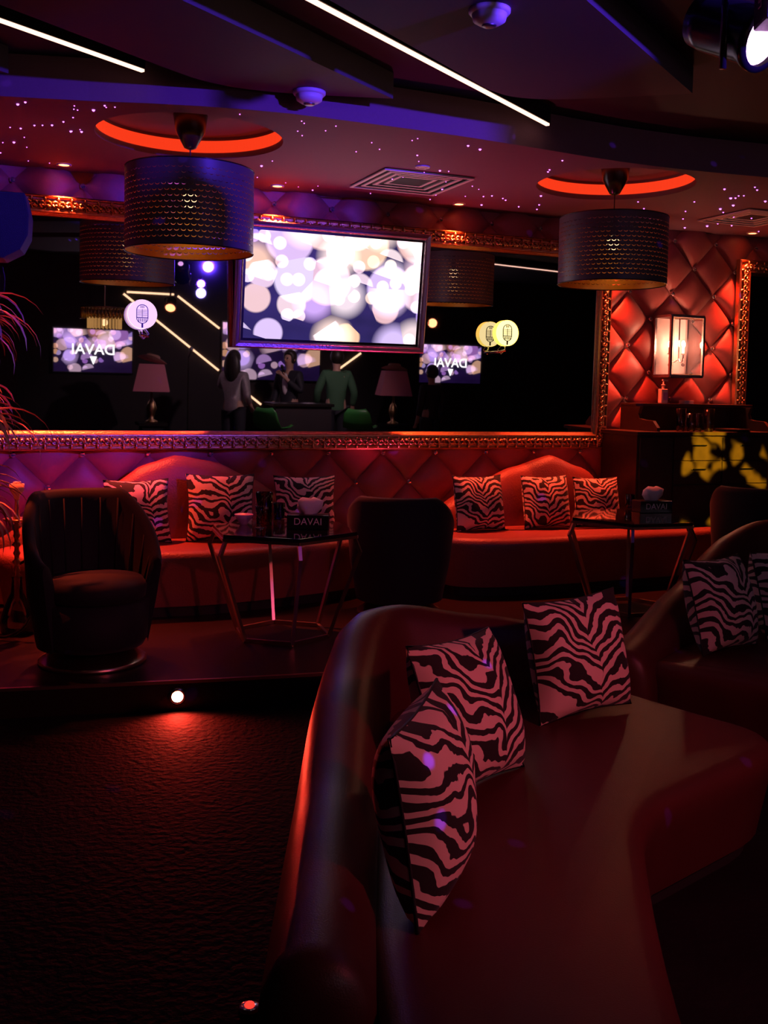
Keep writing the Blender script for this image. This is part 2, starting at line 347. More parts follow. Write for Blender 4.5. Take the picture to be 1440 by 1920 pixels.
# fibre-optic stars
mb = MB(); rs = random.Random(4); cnt = 0
while cnt < 120:
    px, py = rs.uniform(0, 1440), rs.uniform(190, 455)
    p = fl(px, py, CZ-.001); t = (p-P0).dot(WD); off = (p-P0).dot(WN)
    if off < .12: continue
    if min((p-Vector((c.x, c.y, p.z))).length for c in RINGS) < .6: continue
    e = None
    for a, b in zip(SE[:-1], SE[1:]):
        if a.x <= p.x <= b.x: e = a.y+(b.y-a.y)*(p.x-a.x)/(b.x-a.x)
    if e is None or p.y < e+.06: continue
    big = rs.random(); cnt += 1
    mb.sphere(p, .0035+.005*big**4 + (.002 if px > 900 else 0), 6, 4)
st = mb.build('star_lights', 'star', soff); st['kind'] = 'stuff'
# slanted ceiling panels with gaps, hanging under the upper ceiling
DV = Vector((.545, .838, 0))
def se_y(x):
    for a, b in zip(SE[:-1], SE[1:]):
        if a.x <= x <= b.x: return a.y+(b.y-a.y)*(x-a.x)/(b.x-a.x)
    return 8
def on(p, s): return Vector(p)+DV*s
def clip(p, gap):                                    # run along DV until just before the soffit edge
    p = Vector(p); s = 0
    while True:
        q = p+DV*s
        if q.y > se_y(q.x)-gap or s > 6: return q
        s += .02
def panel(l, r, start, gl, gr):
    L0 = Vector(l); R0 = Vector(r)
    L0 = L0+DV*((start-L0.y)/DV.y); R0 = R0+DV*((start-R0.y)/DV.y)
    L1 = clip(L0, gl); R1 = clip(R0, gr); M = (L1+R1)/2+Vector((-.10, .16, 0))
    far = smooth_path([L1, L1*.6+M*.4+Vector((-.02, .08, 0)), M, R1], 2)
    poly = [tuple(L0)]+[tuple(p) for p in far]+[tuple(R0)]
    o = MB().prism(poly, 3.165, 3.298).build('ceiling_panel', 'ceiling_paint2', ceil_up); return o
mat('ceiling_paint2', (.085, .060, .068), .7, noise=.1, nscale=60, bump=.1, bscale=400)
panel((-3.6, 5.0, 0), (-1.93, 5.1, 0), 1.0, .5, .12)
panel((-1.42, 4.5, 0), (-.09, 5.29, 0), .4, .35, .05)
panel((-.06, 4.4, 0), (.98, 4.4, 0), .2, .38, .42)
panel((1.45, 4.4, 0), (3.2, 4.4, 0), .8, .6, .6)
def led(a, b, name='led_strip', label='', z=3.2, m='led_warm', wd=.022):
    a = Vector((a[0], a[1], z)); b = Vector((b[0], b[1], z))
    r = thing(name, label, 'led strip', a); a0 = Vector((0, 0, 0)); bb = b-a
    MB().bar(a0, bb, wd, .012).build('diffuser', m, r)
    MB().bar(a0+Vector((0, 0, .0561)), bb+Vector((0, 0, .0561)), wd+.012, .10).build('channel', 'black_matte', r)
    return r
a = fl(-60, 17, 3.2); b = fl(268, 133, 3.2); led(a, b, label='short warm LED line on the ceiling near the blue-lit drum lamp')
a = fl(500, -44, 3.2); b = fl(1027, 234, 3.2); led(a, b, label='long warm LED line on the ceiling between the two smoke detectors')

# ---------------------------------------------------------------- tufted wall: diamond pads and crystal buttons
PU, PV, TT, ZZ = .4526, .46, 3.357, 1.143
def pad_mesh():
    n = 12; vs = []; fs = []
    for i in range(n+1):
        for j in range(n+1):
            a = -1+2*i/n; b = -1+2*j/n               # a, b along the diamond's own diagonal axes
            x = (a+b)/2*PU/2; z = (a-b)/2*PV/2
            h = ((1-abs(a)**2.6)*(1-abs(b)**2.6))**.55
            vs.append((x*.998, -.008-.062*h, z*.998))
    for i in range(n):
        for j in range(n): k = i*(n+1)+j; fs.append((k, k+n+1, k+n+2, k+1))
    me = bpy.data.meshes.new('padded_panel'); me.from_pydata(vs, [], fs); me.materials.append(MATS['velvet']); me.shade_smooth()
    bm = bmesh.new(); bm.from_mesh(me); bm.faces.ensure_lookup_table()
    if bm.faces[0].normal.y > 0: bmesh.ops.reverse_faces(bm, faces=bm.faces)
    bm.to_mesh(me); bm.free(); return me
PAD = pad_mesh()
btn = MB(); btn.sphere((0, 0, 0), .020, 8, 6, 1, .8, 1); BTN = btn.mesh('button', 'crystal', False)
HID = [(-1.75, 2.95, 1.36, 2.70), (4.66, 9, 1.3, 2.7)]
def wall_child(name, data, t, off, z, parent):
    o = link(name, data, parent); o.location = WP(t, off, z); o.rotation_euler = (0, 0, WROT); return o
for i in range(-26, 16):
    for j in range(-7, 10):
        if (i+j) % 2: continue
        t = TT+i*PU/2; z = ZZ+j*PV/2                 # button lattice; pads sit between the buttons
        if -2.9 < t < 5.7 and .35 < z < CZ-.02 and not any(a+.05 < t < b-.05 and c+.05 < z < d-.05 for a, b, c, d in HID):
            wall_child('button', BTN, t, .034, z, wall)
        tp = t+PU/2
        if -2.8 < tp < 5.6 and .4 < z < 3.3 and not any(a < tp-PU/2 and tp+PU/2 < b and c < z-PV/2 and z+PV/2 < d for a, b, c, d in HID):
            if z+PV/2 < 3.29: wall_child('padded_panel', PAD, tp, 0, z, wall)

# ================================================================== MIRRORS
def scroll_mesh():
    mb = MB()
    for sx in (-1, 1):
        pts = []; rr = []
        for k in range(12):
            u = k/11; a = u*2*math.pi*1.15; r = .006+.016*u
            pts.append((sx*(.018-r*math.cos(a)*.9), -.004-.004*(1-u), .004+r*math.sin(a)*1.05)); rr.append(.0055+.004*(1-u))
        mb.tube(pts, rr, 5)
    mb.sphere((0, -.004, -.022), .011, 6, 5, .8, .8, 1.5); mb.sphere((0, -.004, .03), .008, 6, 5, .8, .8, 1.3)
    return mb.mesh('carved_scroll', 'gilt', True)
SCROLL = scroll_mesh()
PROF = [(0, 0), (0, .045), (.010, .056), (.017, .05), (.022, .036), (.098, .046), (.102, .060), (.112, .060), (.118, .046), (.135, .034), (.14, .018), (.14, 0)]
def frame(root, W, H, prof, material, rail_name='frame_rail', scroll=True, step=.086, wd=.060, hh=.046):
    C = [(0, 0), (W, 0), (W, H), (0, H)]; inn = [(1, 1), (-1, 1), (-1, -1), (1, -1)]
    for k in range(4):
        a, b = k, (k+1) % 4; vs = []
        for w_, h_ in prof:
            for c in (a, b): vs.append((C[c][0]+inn[c][0]*w_, -h_, C[c][1]+inn[c][1]*w_))
        n = len(prof); fs = [(2*i, 2*i+1, 2*i+3, 2*i+2) for i in range(n-1)]
        o = MB().add(vs, fs).build(rail_name, material, root)
        if not scroll: continue
        L = W if k % 2 == 0 else H; m = int((L-2*.05)/step); d = (L-2*.05)/m
        for i in range(m):
            s_ = .05+d*(i+.5)
            x, z, rot = [(s_, wd, 0), (W-wd, s_, -math.pi/2), (s_, H-wd, math.pi), (wd, s_, math.pi/2)][k]
            yield (x, z, rot, o, k)
def mirror(name, label, t0, t1, z0, z1, tilt, off, vis):
    r = thing(name, label, 'mirror', WP(t0, off, z0), WROT); r.rotation_euler = (tilt, 0, WROT)
    for x, z, rot, rail, k in frame(r, t1-t0, z1-z0, PROF, 'gilt'):
        if not vis(x, k): continue
        o = link('carved_scroll', SCROLL, rail); o.location = (x, -hh_at, z); o.rotation_euler = (0, rot, 0); o.scale = (1.35, 1.5, 1.28)
    MB().box(.13, t1-t0-.13, -.022, -.012, .13, z1-z0-.13).build('mirror_glass', 'mirror', r)
    MB().box(.05, t1-t0-.05, -.010, .0, .05, z1-z0-.05).build('backing_board', 'black_matte', r)
    return r
hh_at = .045
mirror('wall_mirror', 'huge wall mirror in a carved gilt frame behind the framed television', -2.3, 3.105, 1.175, 2.885, AL, .075, lambda x, k: x > .35)
mirror('wall_mirror', 'gilt framed mirror on the tufted wall beside the glass lantern sconce', 4.468, 7.4, 1.15, 2.86, 0, .075, lambda x, k: x < 1.4)

# ================================================================== MAIN TELEVISION
tv = thing('television', 'large television in a silvery frame hung in front of the big mirror', 'television', WP(-.145, .15, 1.925)); tv.rotation_euler = (.118, 0, WROT)
TVP = [(0, 0), (0, .05), (.008, .058), (.03, .05), (.036, .056), (.046, .05), (.05, .03), (.05, 0)]
for _ in frame(tv, 1.49, .90, TVP, 'silver_frame', scroll=False): pass
def uvplane(name, material, parent, x0, x1, y, z0, z1, flip=False):
    me = bpy.data.meshes.new(name); me.from_pydata([(x0, y, z0), (x1, y, z0), (x1, y, z1), (x0, y, z1)], [], [(0, 1, 2, 3)])
    uv = me.uv_layers.new(name='UVMap'); a = (x1-x0)/(z1-z0)
    for l, c in zip(uv.data, [(0, 0), (1, 0), (1, 1), (0, 1)]): l.uv = c
    me.materials.append(MATS[material]); return link(name, me, parent)
MB().box(.04, 1.45, -.03, .02, .04, .86).build('casing', 'black_gloss', tv)
uvplane('screen', 'screen_main', tv, .066, 1.424, -.034, .066, .834)
MB().box(.05, 1.44, -.033, -.0305, .05, .85).build('bezel', 'black_gloss', tv)
mbk = MB().box(.60, .89, .0201, .050, .30, .62).build('wall_bracket', 'steel', tv)

# ================================================================== MICROPHONE SIGN LIGHTS
def mic_emblem(parent, y, s, m='black_gloss'):
    mb = MB(); r = .062
    def bx(x0, x1, z0, z1): mb.box(x0, x1, min(y, y+s*.004), max(y, y+s*.004), z0, z1)
    n = 10
    for sg, zc in ((1, .030), (-1, -.026)):           # capsule outline
        for k in range(n):
            a0 = math.pi*k/n; a1 = math.pi*(k+1)/n
            p = [(.038*math.cos(a), zc+sg*.036*math.sin(a)) for a in (a0, a1)]
            mb.bar((p[0][0], y+s*.002, p[0][1]), (p[1][0], y+s*.002, p[1][1]), .005, .004, (0, 1, 0))
    bx(-.041, -.036, -.026, .03); bx(.036, .041, -.026, .03)
    for k in range(6): bx(-.034, .034, -.012+k*.008, -.012+k*.008+.0025)
    bx(-.0015, .0015, -.02, .035)
    bx(-.038, .038, -.026, -.020)
    for k in range(5): bx(-.026+k*.012, -.021+k*.012, -.052, -.028)
    for k in range(3): bx(-.012+k*.010, -.008+k*.010, .042, .060)
    bx(-.006, .006, -.092, -.062)
    return mb.build('microphone_emblem', m, parent)
def mic_light(label, t, off, z, front, rim, armdir):
    r = thing('sign_light', label, 'wall light', WP(t, off, z), WROT, None)
    body = MB(); R = .102; n = 32
    for sgn in (1,):
        vs = [(R*math.cos(2*math.pi*k/n), y, R*math.sin(2*math.pi*k/n)) for y in (-.03, .03) for k in range(n)]
        body.add(vs, [(k, (k+1) % n, n+(k+1) % n, n+k) for k in range(n)])
    b = body.build('drum_rim', 'mic_yellow' if rim is None else rim, r); b.data.shade_smooth()
    for y, m, s in ((-.0285, front, -1), (.0285, 'mic_face_yellow', 1)):
        fc = MB(); fc.add([(.099*math.cos(2*math.pi*k/n), y, .099*math.sin(2*math.pi*k/n)) for k in range(n)], [tuple(range(n))]); fo = fc.build('glowing_face', m, r)
        mic_emblem(fo, y, s)
    br = MB().tube([(0, 0, -.10), (0, 0, -.135), (armdir*.05, .02, -.15), (armdir*.06, off-.055, -.15)], .010, 8).build('bracket_arm', 'chrome', r, True)
    MB().box(armdir*.06-.025, armdir*.06+.025, off-.056, off-.051, -.19, -.11).build('wall_plate', 'chrome', r, bevel=.0015)
    MB().tube([(armdir*.03, .012, -.10), (armdir*.055, .02, -.13), (armdir*.02, .03, -.165), (0, .02, -.14)], .004, 6).build('cable', 'white_plastic', r, True)
    return r
mic_light('round sign light with a microphone emblem, violet light painted into its face, on the mirror', -.789, .16, 2.12, 'mic_face_violet_lit', 'mic_rim_violet_lit', 1)
mic_light('round sign light with a microphone emblem glowing yellow on the mirror', 2.033, .25, 2.10, 'mic_face_yellow', None, -1)

# ================================================================== DRUM LAMPS
def drum_lamp(label, c, zb, zt, r, power):
    root = thing('pendant_lamp', label, 'pendant lamp', (c.x, c.y, zb), 0, 'drum pendant lamps')
    H = zt-zb; n = 96; vs = []; fs = []
    for z in (0, H):
        for k in range(n+1): a = 2*math.pi*k/n; vs.append((r*math.cos(a), r*math.sin(a), z))
    me = bpy.data.meshes.new('lamp_shade'); me.from_pydata(vs, [], [(k, k+1, n+2+k, n+1+k) for k in range(n)])
    uv = me.uv_layers.new(name='UVMap')
    for p in me.polygons:
        for li, c_ in zip(p.loop_indices, ((p.index/n, 0), ((p.index+1)/n, 0), ((p.index+1)/n, 1), (p.index/n, 1))): uv.data[li].uv = c_
    me.materials.append(MATS['pierced_shade']); me.shade_smooth(); link('lamp_shade', me, root)
    for z in (0, H):
        MB().tube([(r*math.cos(2*math.pi*k/48), r*math.sin(2*math.pi*k/48), z) for k in range(49)], .004, 6).build('rim', 'black_gloss', root, True)
    sp = MB()
    for k in range(3): a = 2*math.pi*k/3; sp.bar((0, 0, H-.02), ((r-.002)*math.cos(a), (r-.002)*math.sin(a), H-.004), .006)
    sp.build('spider', 'steel', root)
    MB().lathe([(.02, H-.12), (.022, H-.02), (.018, H+.0)], 12).build('socket', 'black_gloss', root, True)
    MB().sphere((0, 0, H-.17), .045, 12, 8, 1, 1, 1.2).build('bulb', 'bulb_warm', root, True)
    top = CZ+.13-zb
    MB().tube([(0, 0, H), (0, 0, top-.17)], .004, 6).build('cord', 'black_matte', root)
    MB().lathe([(.012, top-.20), (.035, top-.19), (.085, top-.10), (.10, top-.005), (.10, top)], 24).build('ceiling_rose', 'black_gloss', root, True)
    p = point('drum_lamp_bulb', (c.x, c.y, zt-.30), (1, .55, .22), power, .05); return root
drum_lamp('drum pendant lamp with pierced shade washed in blue light', RINGS[0], 2.416, 2.889, .372, .06)
drum_lamp('dark drum pendant lamp with pierced shade near the tufted red wall', RINGS[1], 2.395, 2.85, .372, .06)

# ================================================================== CEILING FITTINGS
def detector(label, p, s=1):
    r = thing('smoke_detector', label, 'smoke detector', p, 0)
    MB().lathe([(.085*s, 0), (.085*s, -.012), (.078*s, -.02)], 24).build('base', 'white_plastic', r, True)
    MB().lathe([(.072*s, -.02), (.066*s, -.045), (.045*s, -.058), (.02*s, -.062)], 24).build('sensor_head', 'white_plastic', r, True)
    MB().lathe([(.03*s, -.0622), (.026*s, -.068), (.01*s, -.07)], 16).build('grille_cap', 'steel', r, True)
p = fl(580, 172, 3.165); detector('white smoke detector on the ceiling panel above the star ceiling edge', p)
p = fl(918, 18, 3.165); detector('white smoke detector on the ceiling panel beside the long LED line', p)
def diffuser(label, t, off, s=.30):
    r = thing('air_vent', label, 'air vent', WP(t, off, CZ-.012), WROT)
    for k in range(5):
        a = s*(1-.19*k); b = a-.024; z0 = -.0+.004*k
        m = MB()
        for (x0, x1, y0, y1) in ((-a, a, -a, -b), (-a, a, b, a), (-a, -b, -b, b), (b, a, -b, b)): m.box(x0, x1, y0, y1, -.004+z0, .004+z0)
        m.build('louvre_ring', 'white_plastic', r)
    MB().box(-s*.98, s*.98, -s*.98, s*.98, .0115, .0118).build('duct_opening', 'black_matte', r)
    return r
pv = fl(770, 340, CZ); diffuser('square white air vent in the star ceiling above the big television', (pv-P0).dot(WD), (pv-P0).dot(WN), .33)
pv = fl(1410, 407, CZ); diffuser('dim square air vent in the star ceiling above the tufted wall', (pv-P0).dot(WD), (pv-P0).dot(WN), .30)
def downlight(label, p, lit):
    r = thing('downlight', label, 'downlight', (p.x, p.y, CZ-.001), 0, 'ceiling downlights')
    m = MB(); n = 24; vs = [(rr*math.cos(2*math.pi*k/n), rr*math.sin(2*math.pi*k/n), z) for rr, z in ((.05, 0), (.048, -.008), (.034, -.006)) for k in range(n)]
    m.add(vs, [(i*n+k, i*n+(k+1) % n, (i+1)*n+(k+1) % n, (i+1)*n+k) for i in range(2) for k in range(n)]); m.build('trim_ring', 'white_plastic', r)
    MB().lathe([(.034, -.004), (.02, -.0035)], 20).build('lens', lit, r)
for (t, o), w_ in zip(DL, ('close to the wall above the plant and loudspeaker', 'close to the wall beside the blue-lit drum lamp', 'close to the wall between television and air vent', 'close to the wall behind the dark drum lamp', 'above the gilt mirror next to the lantern')):
    downlight('glowing red ceiling downlight '+w_, WP(t, o, CZ), 'downlight_red')
downlight('unlit white downlight in the star ceiling beside the square air vent', fl(792, 312, CZ), 'white_plastic')
# moving head effect light hanging in the corner of the picture
mv = thing('effect_light', 'black effect spotlight with a glowing violet lens hanging from the ceiling', 'spotlight', at(1425, 70, 3.3))
ax = (Vector((.55, -.70, -.45))).normalized(); q = ax.to_track_quat('Z', 'Y').to_euler()
o = MB().lathe([(.03, -.26), (.085, -.25), (.092, -.20), (.092, -.03), (.105, 0), (.105, .02), (.085, .022)], 28, cap=False).build('housing', 'black_gloss', mv, True); o.rotation_euler = q
o2 = MB().lathe([(.084, .004), (.06, .014), (.02, .018)], 24).build('lens', 'lens_violet', mv, True); o2.rotation_euler = q
o3 = MB().tube([(-.115, 0, -.10), (-.115, 0, .14), (0, 0, .18), (.115, 0, .14), (.115, 0, -.10)], .012, 8).build('yoke', 'black_gloss', mv, True)
MB().tube([(0, 0, .18), (0, 0, 3.30-mv.location.z)], .018, 10).build('hanging_pipe', 'black_gloss', mv, True)
MB().box(-.06, .06, -.22, -.10, -.02, .12).build('driver_box', 'blue_mesh', mv, bevel=.01)
text_mesh('lettering', 'LED', .035, 'white_plastic', mv, (-.0605, -.16, .06), (math.pi/2, -math.pi/2, -math.pi/2))
# loudspeaker at the left
p = at(18, 425, 5.0)
spk = thing('loudspeaker', 'loudspeaker with a curved mesh front lit blue beside the plant', 'loudspeaker', p, .25)
prof = [(-.17, .15), (.08, .15), (.10, .05), (.095, -.05), (.06, -.12), (-.02, -.165), (-.17, -.165)]
m = MB(); n = len(prof); vs = [(x, y, z) for y in (-.11, .11) for x, z in prof]; m.add(vs, [tuple(range(n)), tuple(range(n, 2*n))[::-1]]+[(k, (k+1) % n, n+(k+1) % n, n+k) for k in range(n)])
m.build('mesh_grille', 'blue_mesh', spk, bevel=.008)
m = MB().box(-.22, -.17, -.12, .12, -.17, .16).build('cabinet', 'black_matte', spk, bevel=.006)
MB().tube([(-.2, 0, .16), (-.2, 0, CZ-p.z)], .015, 8).build('ceiling_bracket', 'black_matte', spk)

# ================================================================== SOFAS
def interp(pts, x):
    if x <= pts[0][0]: return pts[0][1]
    for (a, va), (b, vb) in zip(pts[:-1], pts[1:]):
        if x <= b:
            u = (x-a)/(b-a); u = u*u*(3-2*u)*.5+u*.5; return va+(vb-va)*u
    return pts[-1][1]
def sweep_back(path, tops, z0, th, inner_sign, material, parent, org):
    """padded backrest: path = plan points, tops = top height at each point"""
    n = len(path); vs = []; fs = []
    sec = [(-.95, 0), (-1.08, .30), (-1.08, .62), (-.98, .80), (-.72, .93), (-.35, .99), (0, 1.0), (.38, .985), (.72, .92), (.95, .80), (1.06, .60), (1.06, .3), (.95, 0)]
    for i, p in enumerate(path):
        d = (path[min(i+1, n-1)]-path[max(i-1, 0)]).normalized(); nr = Vector((d.y, -d.x, 0))*inner_sign
        e = min(i, n-1-i); k = (.0, .55, .8, .93, 1)[min(e, 4)] if e < 4 else 1
        k = max(k, .35)
        for s_, h in sec:
            q = p+nr*(s_*th/2*k)-Vector(org); vs.append((q.x, q.y, z0+(tops[i]-z0)*(h if h < .5 else .5+(h-.5)*(.55+.45*k))-org[2]))
    m = len(sec)
    for i in range(n-1):
        for j in range(m-1): fs.append((i*m+j, i*m+j+1, (i+1)*m+j+1, (i+1)*m+j))
    fs.append(tuple(range(m))); fs.append(tuple((n-1)*m+j for j in range(m))[::-1])
    o = MB().add(vs, fs).build('backrest', material, parent); autosmooth(o, 1.2); return o
def inset(poly, d):
    n = len(poly); out = []
    A = sum(poly[i].x*poly[(i+1) % n].y-poly[(i+1) % n].x*poly[i].y for i in range(n))
    for i in range(n):
        a, b = poly[i-1], poly[(i+1) % n]; t = (b-a).normalized(); nr = Vector((-t.y, t.x, 0))*(1 if A > 0 else -1); out.append(poly[i]+nr*d)
    return out
def seat_slab(poly, z0, z1, material, parent, org, name='seat'):
    org = Vector(org); rings = [(z0+.07, .05), (z1-.12, .012), (z1-.06, 0), (z1-.025, .008), (z1-.007, .028), (z1, .065)]; vs = []; fs = []; n = len(poly)
    for z, d in rings:
        for p in inset(poly, d): vs.append((p.x-org.x, p.y-org.y, z-org.z))
    for i in range(len(rings)-1):
        for k in range(n): fs.append((i*n+k, i*n+(k+1) % n, (i+1)*n+(k+1) % n, (i+1)*n+k))
    fs.append(tuple(range(n))[::-1]); fs.append(tuple((len(rings)-1)*n+k for k in range(n)))
    o = MB().add(vs, fs).build(name, material, parent); autosmooth(o, .9)
    pb = [p-org for p in inset(poly, .09)]; MB().prism([(p.x, p.y) for p in pb], z0-org.z, z0+.0695-org.z).build('plinth', 'black_matte', parent)
    return o
# sofa in the foreground
org = (0.35, 3.0, 0)
s1 = thing('sofa', 'dark red leather corner sofa with a wavy low back and three zebra cushions', 'sofa', org)
path = smooth_path([(-.11, 1.92, 0), (-.115, 2.3, 0), (-.115, 2.9, 0), (-.11, 3.5, 0), (-.06, 3.92, 0), (.22, 4.10, 0), (.6, 4.22, 0), (.95, 4.36, 0)], 3)
acc = [0]
for a, b in zip(path[:-1], path[1:]): acc.append(acc[-1]+(b-a).length)
TOP1 = [(0, .50), (.25, .515), (.8, .55), (1.5, .67), (1.95, .775), (2.15, .775), (2.5, .71), (2.95, .635), (3.4, .50)]
sweep_back(path, [interp(TOP1, a) for a in acc], 0.02, .24, 1, 'leather', s1, org)
poly = smooth_path([(-.02, 1.45, 0), (.60, 1.45, 0), (.615, 1.92, 0), (.70, 2.5, 0), (.79, 2.95, 0), (1.1, 3.22, 0), (1.42, 3.50, 0), (1.44, 3.72, 0), (1.24, 3.93, 0), (1.02, 4.20, 0), (.9, 4.30, 0), (.4, 4.13, 0), (.05, 4.0, 0), (-.03, 3.7, 0)], 2, True)
seat_slab(poly, 0, .40, 'leather', s1, org)
# sofa to the right
org = (1.9, 5.0, 0)
s2 = thing('sofa', 'dark red leather sofa with a rising wavy back in front of the far hexagonal table', 'sofa', org)
path = smooth_path([(1.10, 4.55, 0), (1.25, 4.80, 0), (1.62, 5.32, 0), (2.0, 5.82, 0), (2.25, 6.05, 0), (2.6, 6.15, 0), (3.2, 6.1, 0), (3.6, 6.05, 0)], 3)
acc = [0]
for a, b in zip(path[:-1], path[1:]): acc.append(acc[-1]+(b-a).length)
TOP2 = [(0, .46), (.2, .485), (.9, .645), (1.55, .83), (1.95, .90), (2.3, .86), (2.9, .66), (3.3, .5)]
sweep_back(path, [interp(TOP2, a) for a in acc], 0.02, .24, 1, 'leather', s2, org)
poly = smooth_path([(1.22, 4.62, 0), (1.55, 4.42, 0), (1.95, 4.15, 0), (2.6, 4.3, 0), (3.5, 5.3, 0), (3.5, 5.95, 0), (2.6, 6.0, 0), (2.3, 5.9, 0), (1.7, 5.25, 0), (1.3, 4.75, 0)], 2, True)
seat_slab(poly, 0, .40, 'leather', s2, org)
# sofas along the mirror wall
def wall_sofa(label, t0, t1, tops, poly, org):
    r = thing('sofa', label, 'sofa', org)
    n = 40; path = [WP(t0+(t1-t0)*i/n, .205, 0) for i in range(n+1)]
    sweep_back(path, [interp(tops, t0+(t1-t0)*i/n) for i in range(n+1)], PZ+.02, .23, 1, 'crocodile', r, org)
    seat_slab(smooth_path(poly, 2, True), PZ, .58, 'crocodile', r, org)
W3 = lambda t, o: tuple(WP(t, o, 0))
wall_sofa('red sofa with a humped back under the big mirror beside the dark armchair and plant', -1.75, .75,
          [(-1.75, .66), (-1.5, .70), (-1.25, .82), (-.972, .958), (-.773, 1.085), (-.552, 1.147), (-.286, 1.10), (-.01, .98), (.192, .86), (.5, .68), (.75, .60)],
          [W3(-1.75, .31), W3(-1.75, .75), W3(-1.3, 1.0), (-1.54, 6.30, 0), (-1.10, 6.42, 0), (-.62, 6.72, 0), (-.12, 7.12, 0), (.02, 7.45, 0), W3(.95, .33), W3(.7, .31), W3(-1, .31)], tuple(WP(-.6, .6, PZ)))
wall_sofa('red sofa with a humped back under the mirror corner beside the dark cabinet', 1.25, 3.03,
          [(1.25, .60), (1.381, .669), (1.772, .87), (2.153, 1.036), (2.5, 1.129), (2.786, 1.03), (3.03, .91)],
          [W3(1.4, .31), W3(1.28, .5), (.36, 7.55, 0), (.46, 7.20, 0), (.94, 7.22, 0), (1.7, 7.56, 0), (2.6, 7.98, 0), W3(3.55, .95), W3(3.8, .85), W3(3.75, .71), W3(3.1, .71), W3(3.02, .68), W3(3.0, .31), W3(2.2, .31)], tuple(WP(2.5, .6, PZ)))

# ================================================================== CUSHIONS
def cushion_mesh(name, size, thick, material, seed):
    n = 18; rs = random.Random(seed); vs = []; fs = []; uvs = []
    ph = [rs.uniform(0, 6) for _ in range(4)]
    for side in (-1, 1):
        for i in range(n+1):
            for j in range(n+1):
                u = -1+2*i/n; v = -1+2*j/n
                h = (max(0, 1-abs(u)**2.4)*max(0, 1-abs(v)**2.4))**.5
                pull = 1-.085*(1-v*v)*abs(u)**3; pull2 = 1-.085*(1-u*u)*abs(v)**3
                wr = .006*math.sin(5*u+ph[0])*math.cos(4*v+ph[1])*h
                vs.append((u*size/2*pull, side*(thick/2*h+wr), v*size/2*pull2)); uvs.append(((u+1)/2 if side < 0 else 1.37-(u+1)/2, (v+1)/2))
    N2 = (n+1)**2
    for s_ in (0, 1):
        for i in range(n):
            for j in range(n):
                k = s_*N2+i*(n+1)+j; f = (k, k+n+1, k+n+2, k+1); fs.append(f if s_ == 0 else f[::-1])
    me = bpy.data.meshes.new(name); me.from_pydata(vs, [], fs); uv = me.uv_layers.new(name='UVMap')
    for l in me.loops: uv.data[l.index].uv = uvs[l.vertex_index]
    me.materials.append(MATS[material]); me.shade_smooth(); return me
def cushion(label, pos, face, lean, size, k, roll=0, group=None, thick=.16):
    """pos = centre of the bottom edge, face = azimuth vector of the front, lean = backwards tilt"""
    f = Vector((face[0], face[1], 0)).normalized(); yaw = math.atan2(f.y, f.x)+math.pi/2
    r = thing('cushion', label, 'cushion', pos, 0, group)
    R = Matrix.Rotation(yaw, 4, 'Z') @ Matrix.Rotation(-lean, 4, 'X') @ Matrix.Rotation(roll, 4, 'Y')
    c = link('cover', cushion_mesh('cover', size, thick, 'zebra%d' % (k % 5), k), r)
    cs = [R @ Vector((sx*size/2*.97, 0, sz*size/2*.97)) for sx in (-1, 1) for sz in (-1, 1)]
    drop = -min(min(q.z for q in cs), min((R @ Vector((0, sy*thick*.35, -size/2*.9))).z for sy in (-1, 1)))+.004
    c.matrix_local = Matrix.Translation((0, 0, drop)) @ R
    s_ = size/2*.985; pts = []
    for a, b in (((-1, -1), (1, -1)), ((1, -1), (1, 1)), ((1, 1), (-1, 1)), ((-1, 1), (-1, -1))):
        for q in range(8):
            u = a[0]+(b[0]-a[0])*q/8; v = a[1]+(b[1]-a[1])*q/8
            pts.append((u*s_*(1-.085*(1-v*v)*abs(u)**3), 0, v*s_*(1-.085*(1-u*u)*abs(v)**3)))
    MB().tube(pts+[pts[0]], .005, 5).build('piping', 'black_matte', c, True)
    return r
G1 = 'zebra cushions on the foreground sofa'; G2 = 'zebra cushions on the wall sofas'
cushion('zebra print cushion standing edge-on against the low end of the corner sofa', (.125, 2.45, .40), (1, -.30), .16, .46, 0, -.03, G1, .22)
cushion('zebra print cushion in the bend of the corner sofa between two others', (.28, 3.15, .40), (.80, -.60), .36, .47, 1, .05, G1, .23)
cushion('zebra print cushion at the open end of the corner sofa backrest', (.76, 3.84, .40), (.50, -.87), .22, .46, 2, -.05, G1, .23)
cushion('zebra print cushion leaning on the rising back of the sofa by the far table', (1.66, 4.90, .40), (.62, -.78), .30, .46, 3, .02, G1, .23)
cushion('zebra print cushion partly cut off, farther along the sofa by the far table', (2.10, 5.26, .40), (.62, -.78), .25, .45, 4, 0, G1, .23)
Wf = (WN.x, WN.y)
def wcush(label, px, py, off, k, size=.44, yaw=0, lean=.22, roll=0):
    t, z = wl(px, py, off); f = Matrix.Rotation(yaw, 3, 'Z') @ WN
    cushion(label, WP(t, off, .58), (f.x, f.y), lean, size, k, roll, G2, .22)
wcush('zebra print cushion on the wall sofa half hidden by the dark armchair', 258, 1008, .53, 3, .44, .1)
wcush('bright zebra print cushion under the hump of the wall sofa beside the glassware', 413, 1004, .53, 0, .47, -.15)
wcush('zebra print cushion on the wall sofa behind the tissue box on the near table', 572, 985, .53, 1, .45, -.1)
wcush('zebra print cushion at the rounded end of the wall sofa near the cabinet', 897, 985, .53, 2, .43, .05)
wcush('zebra print cushion in the middle of the wall sofa near the cabinet', 1022, 985, .53, 4, .42)
wcush('zebra print cushion on the wall sofa right behind the far hexagonal table', 1118, 965, .53, 1, .40, -.1)

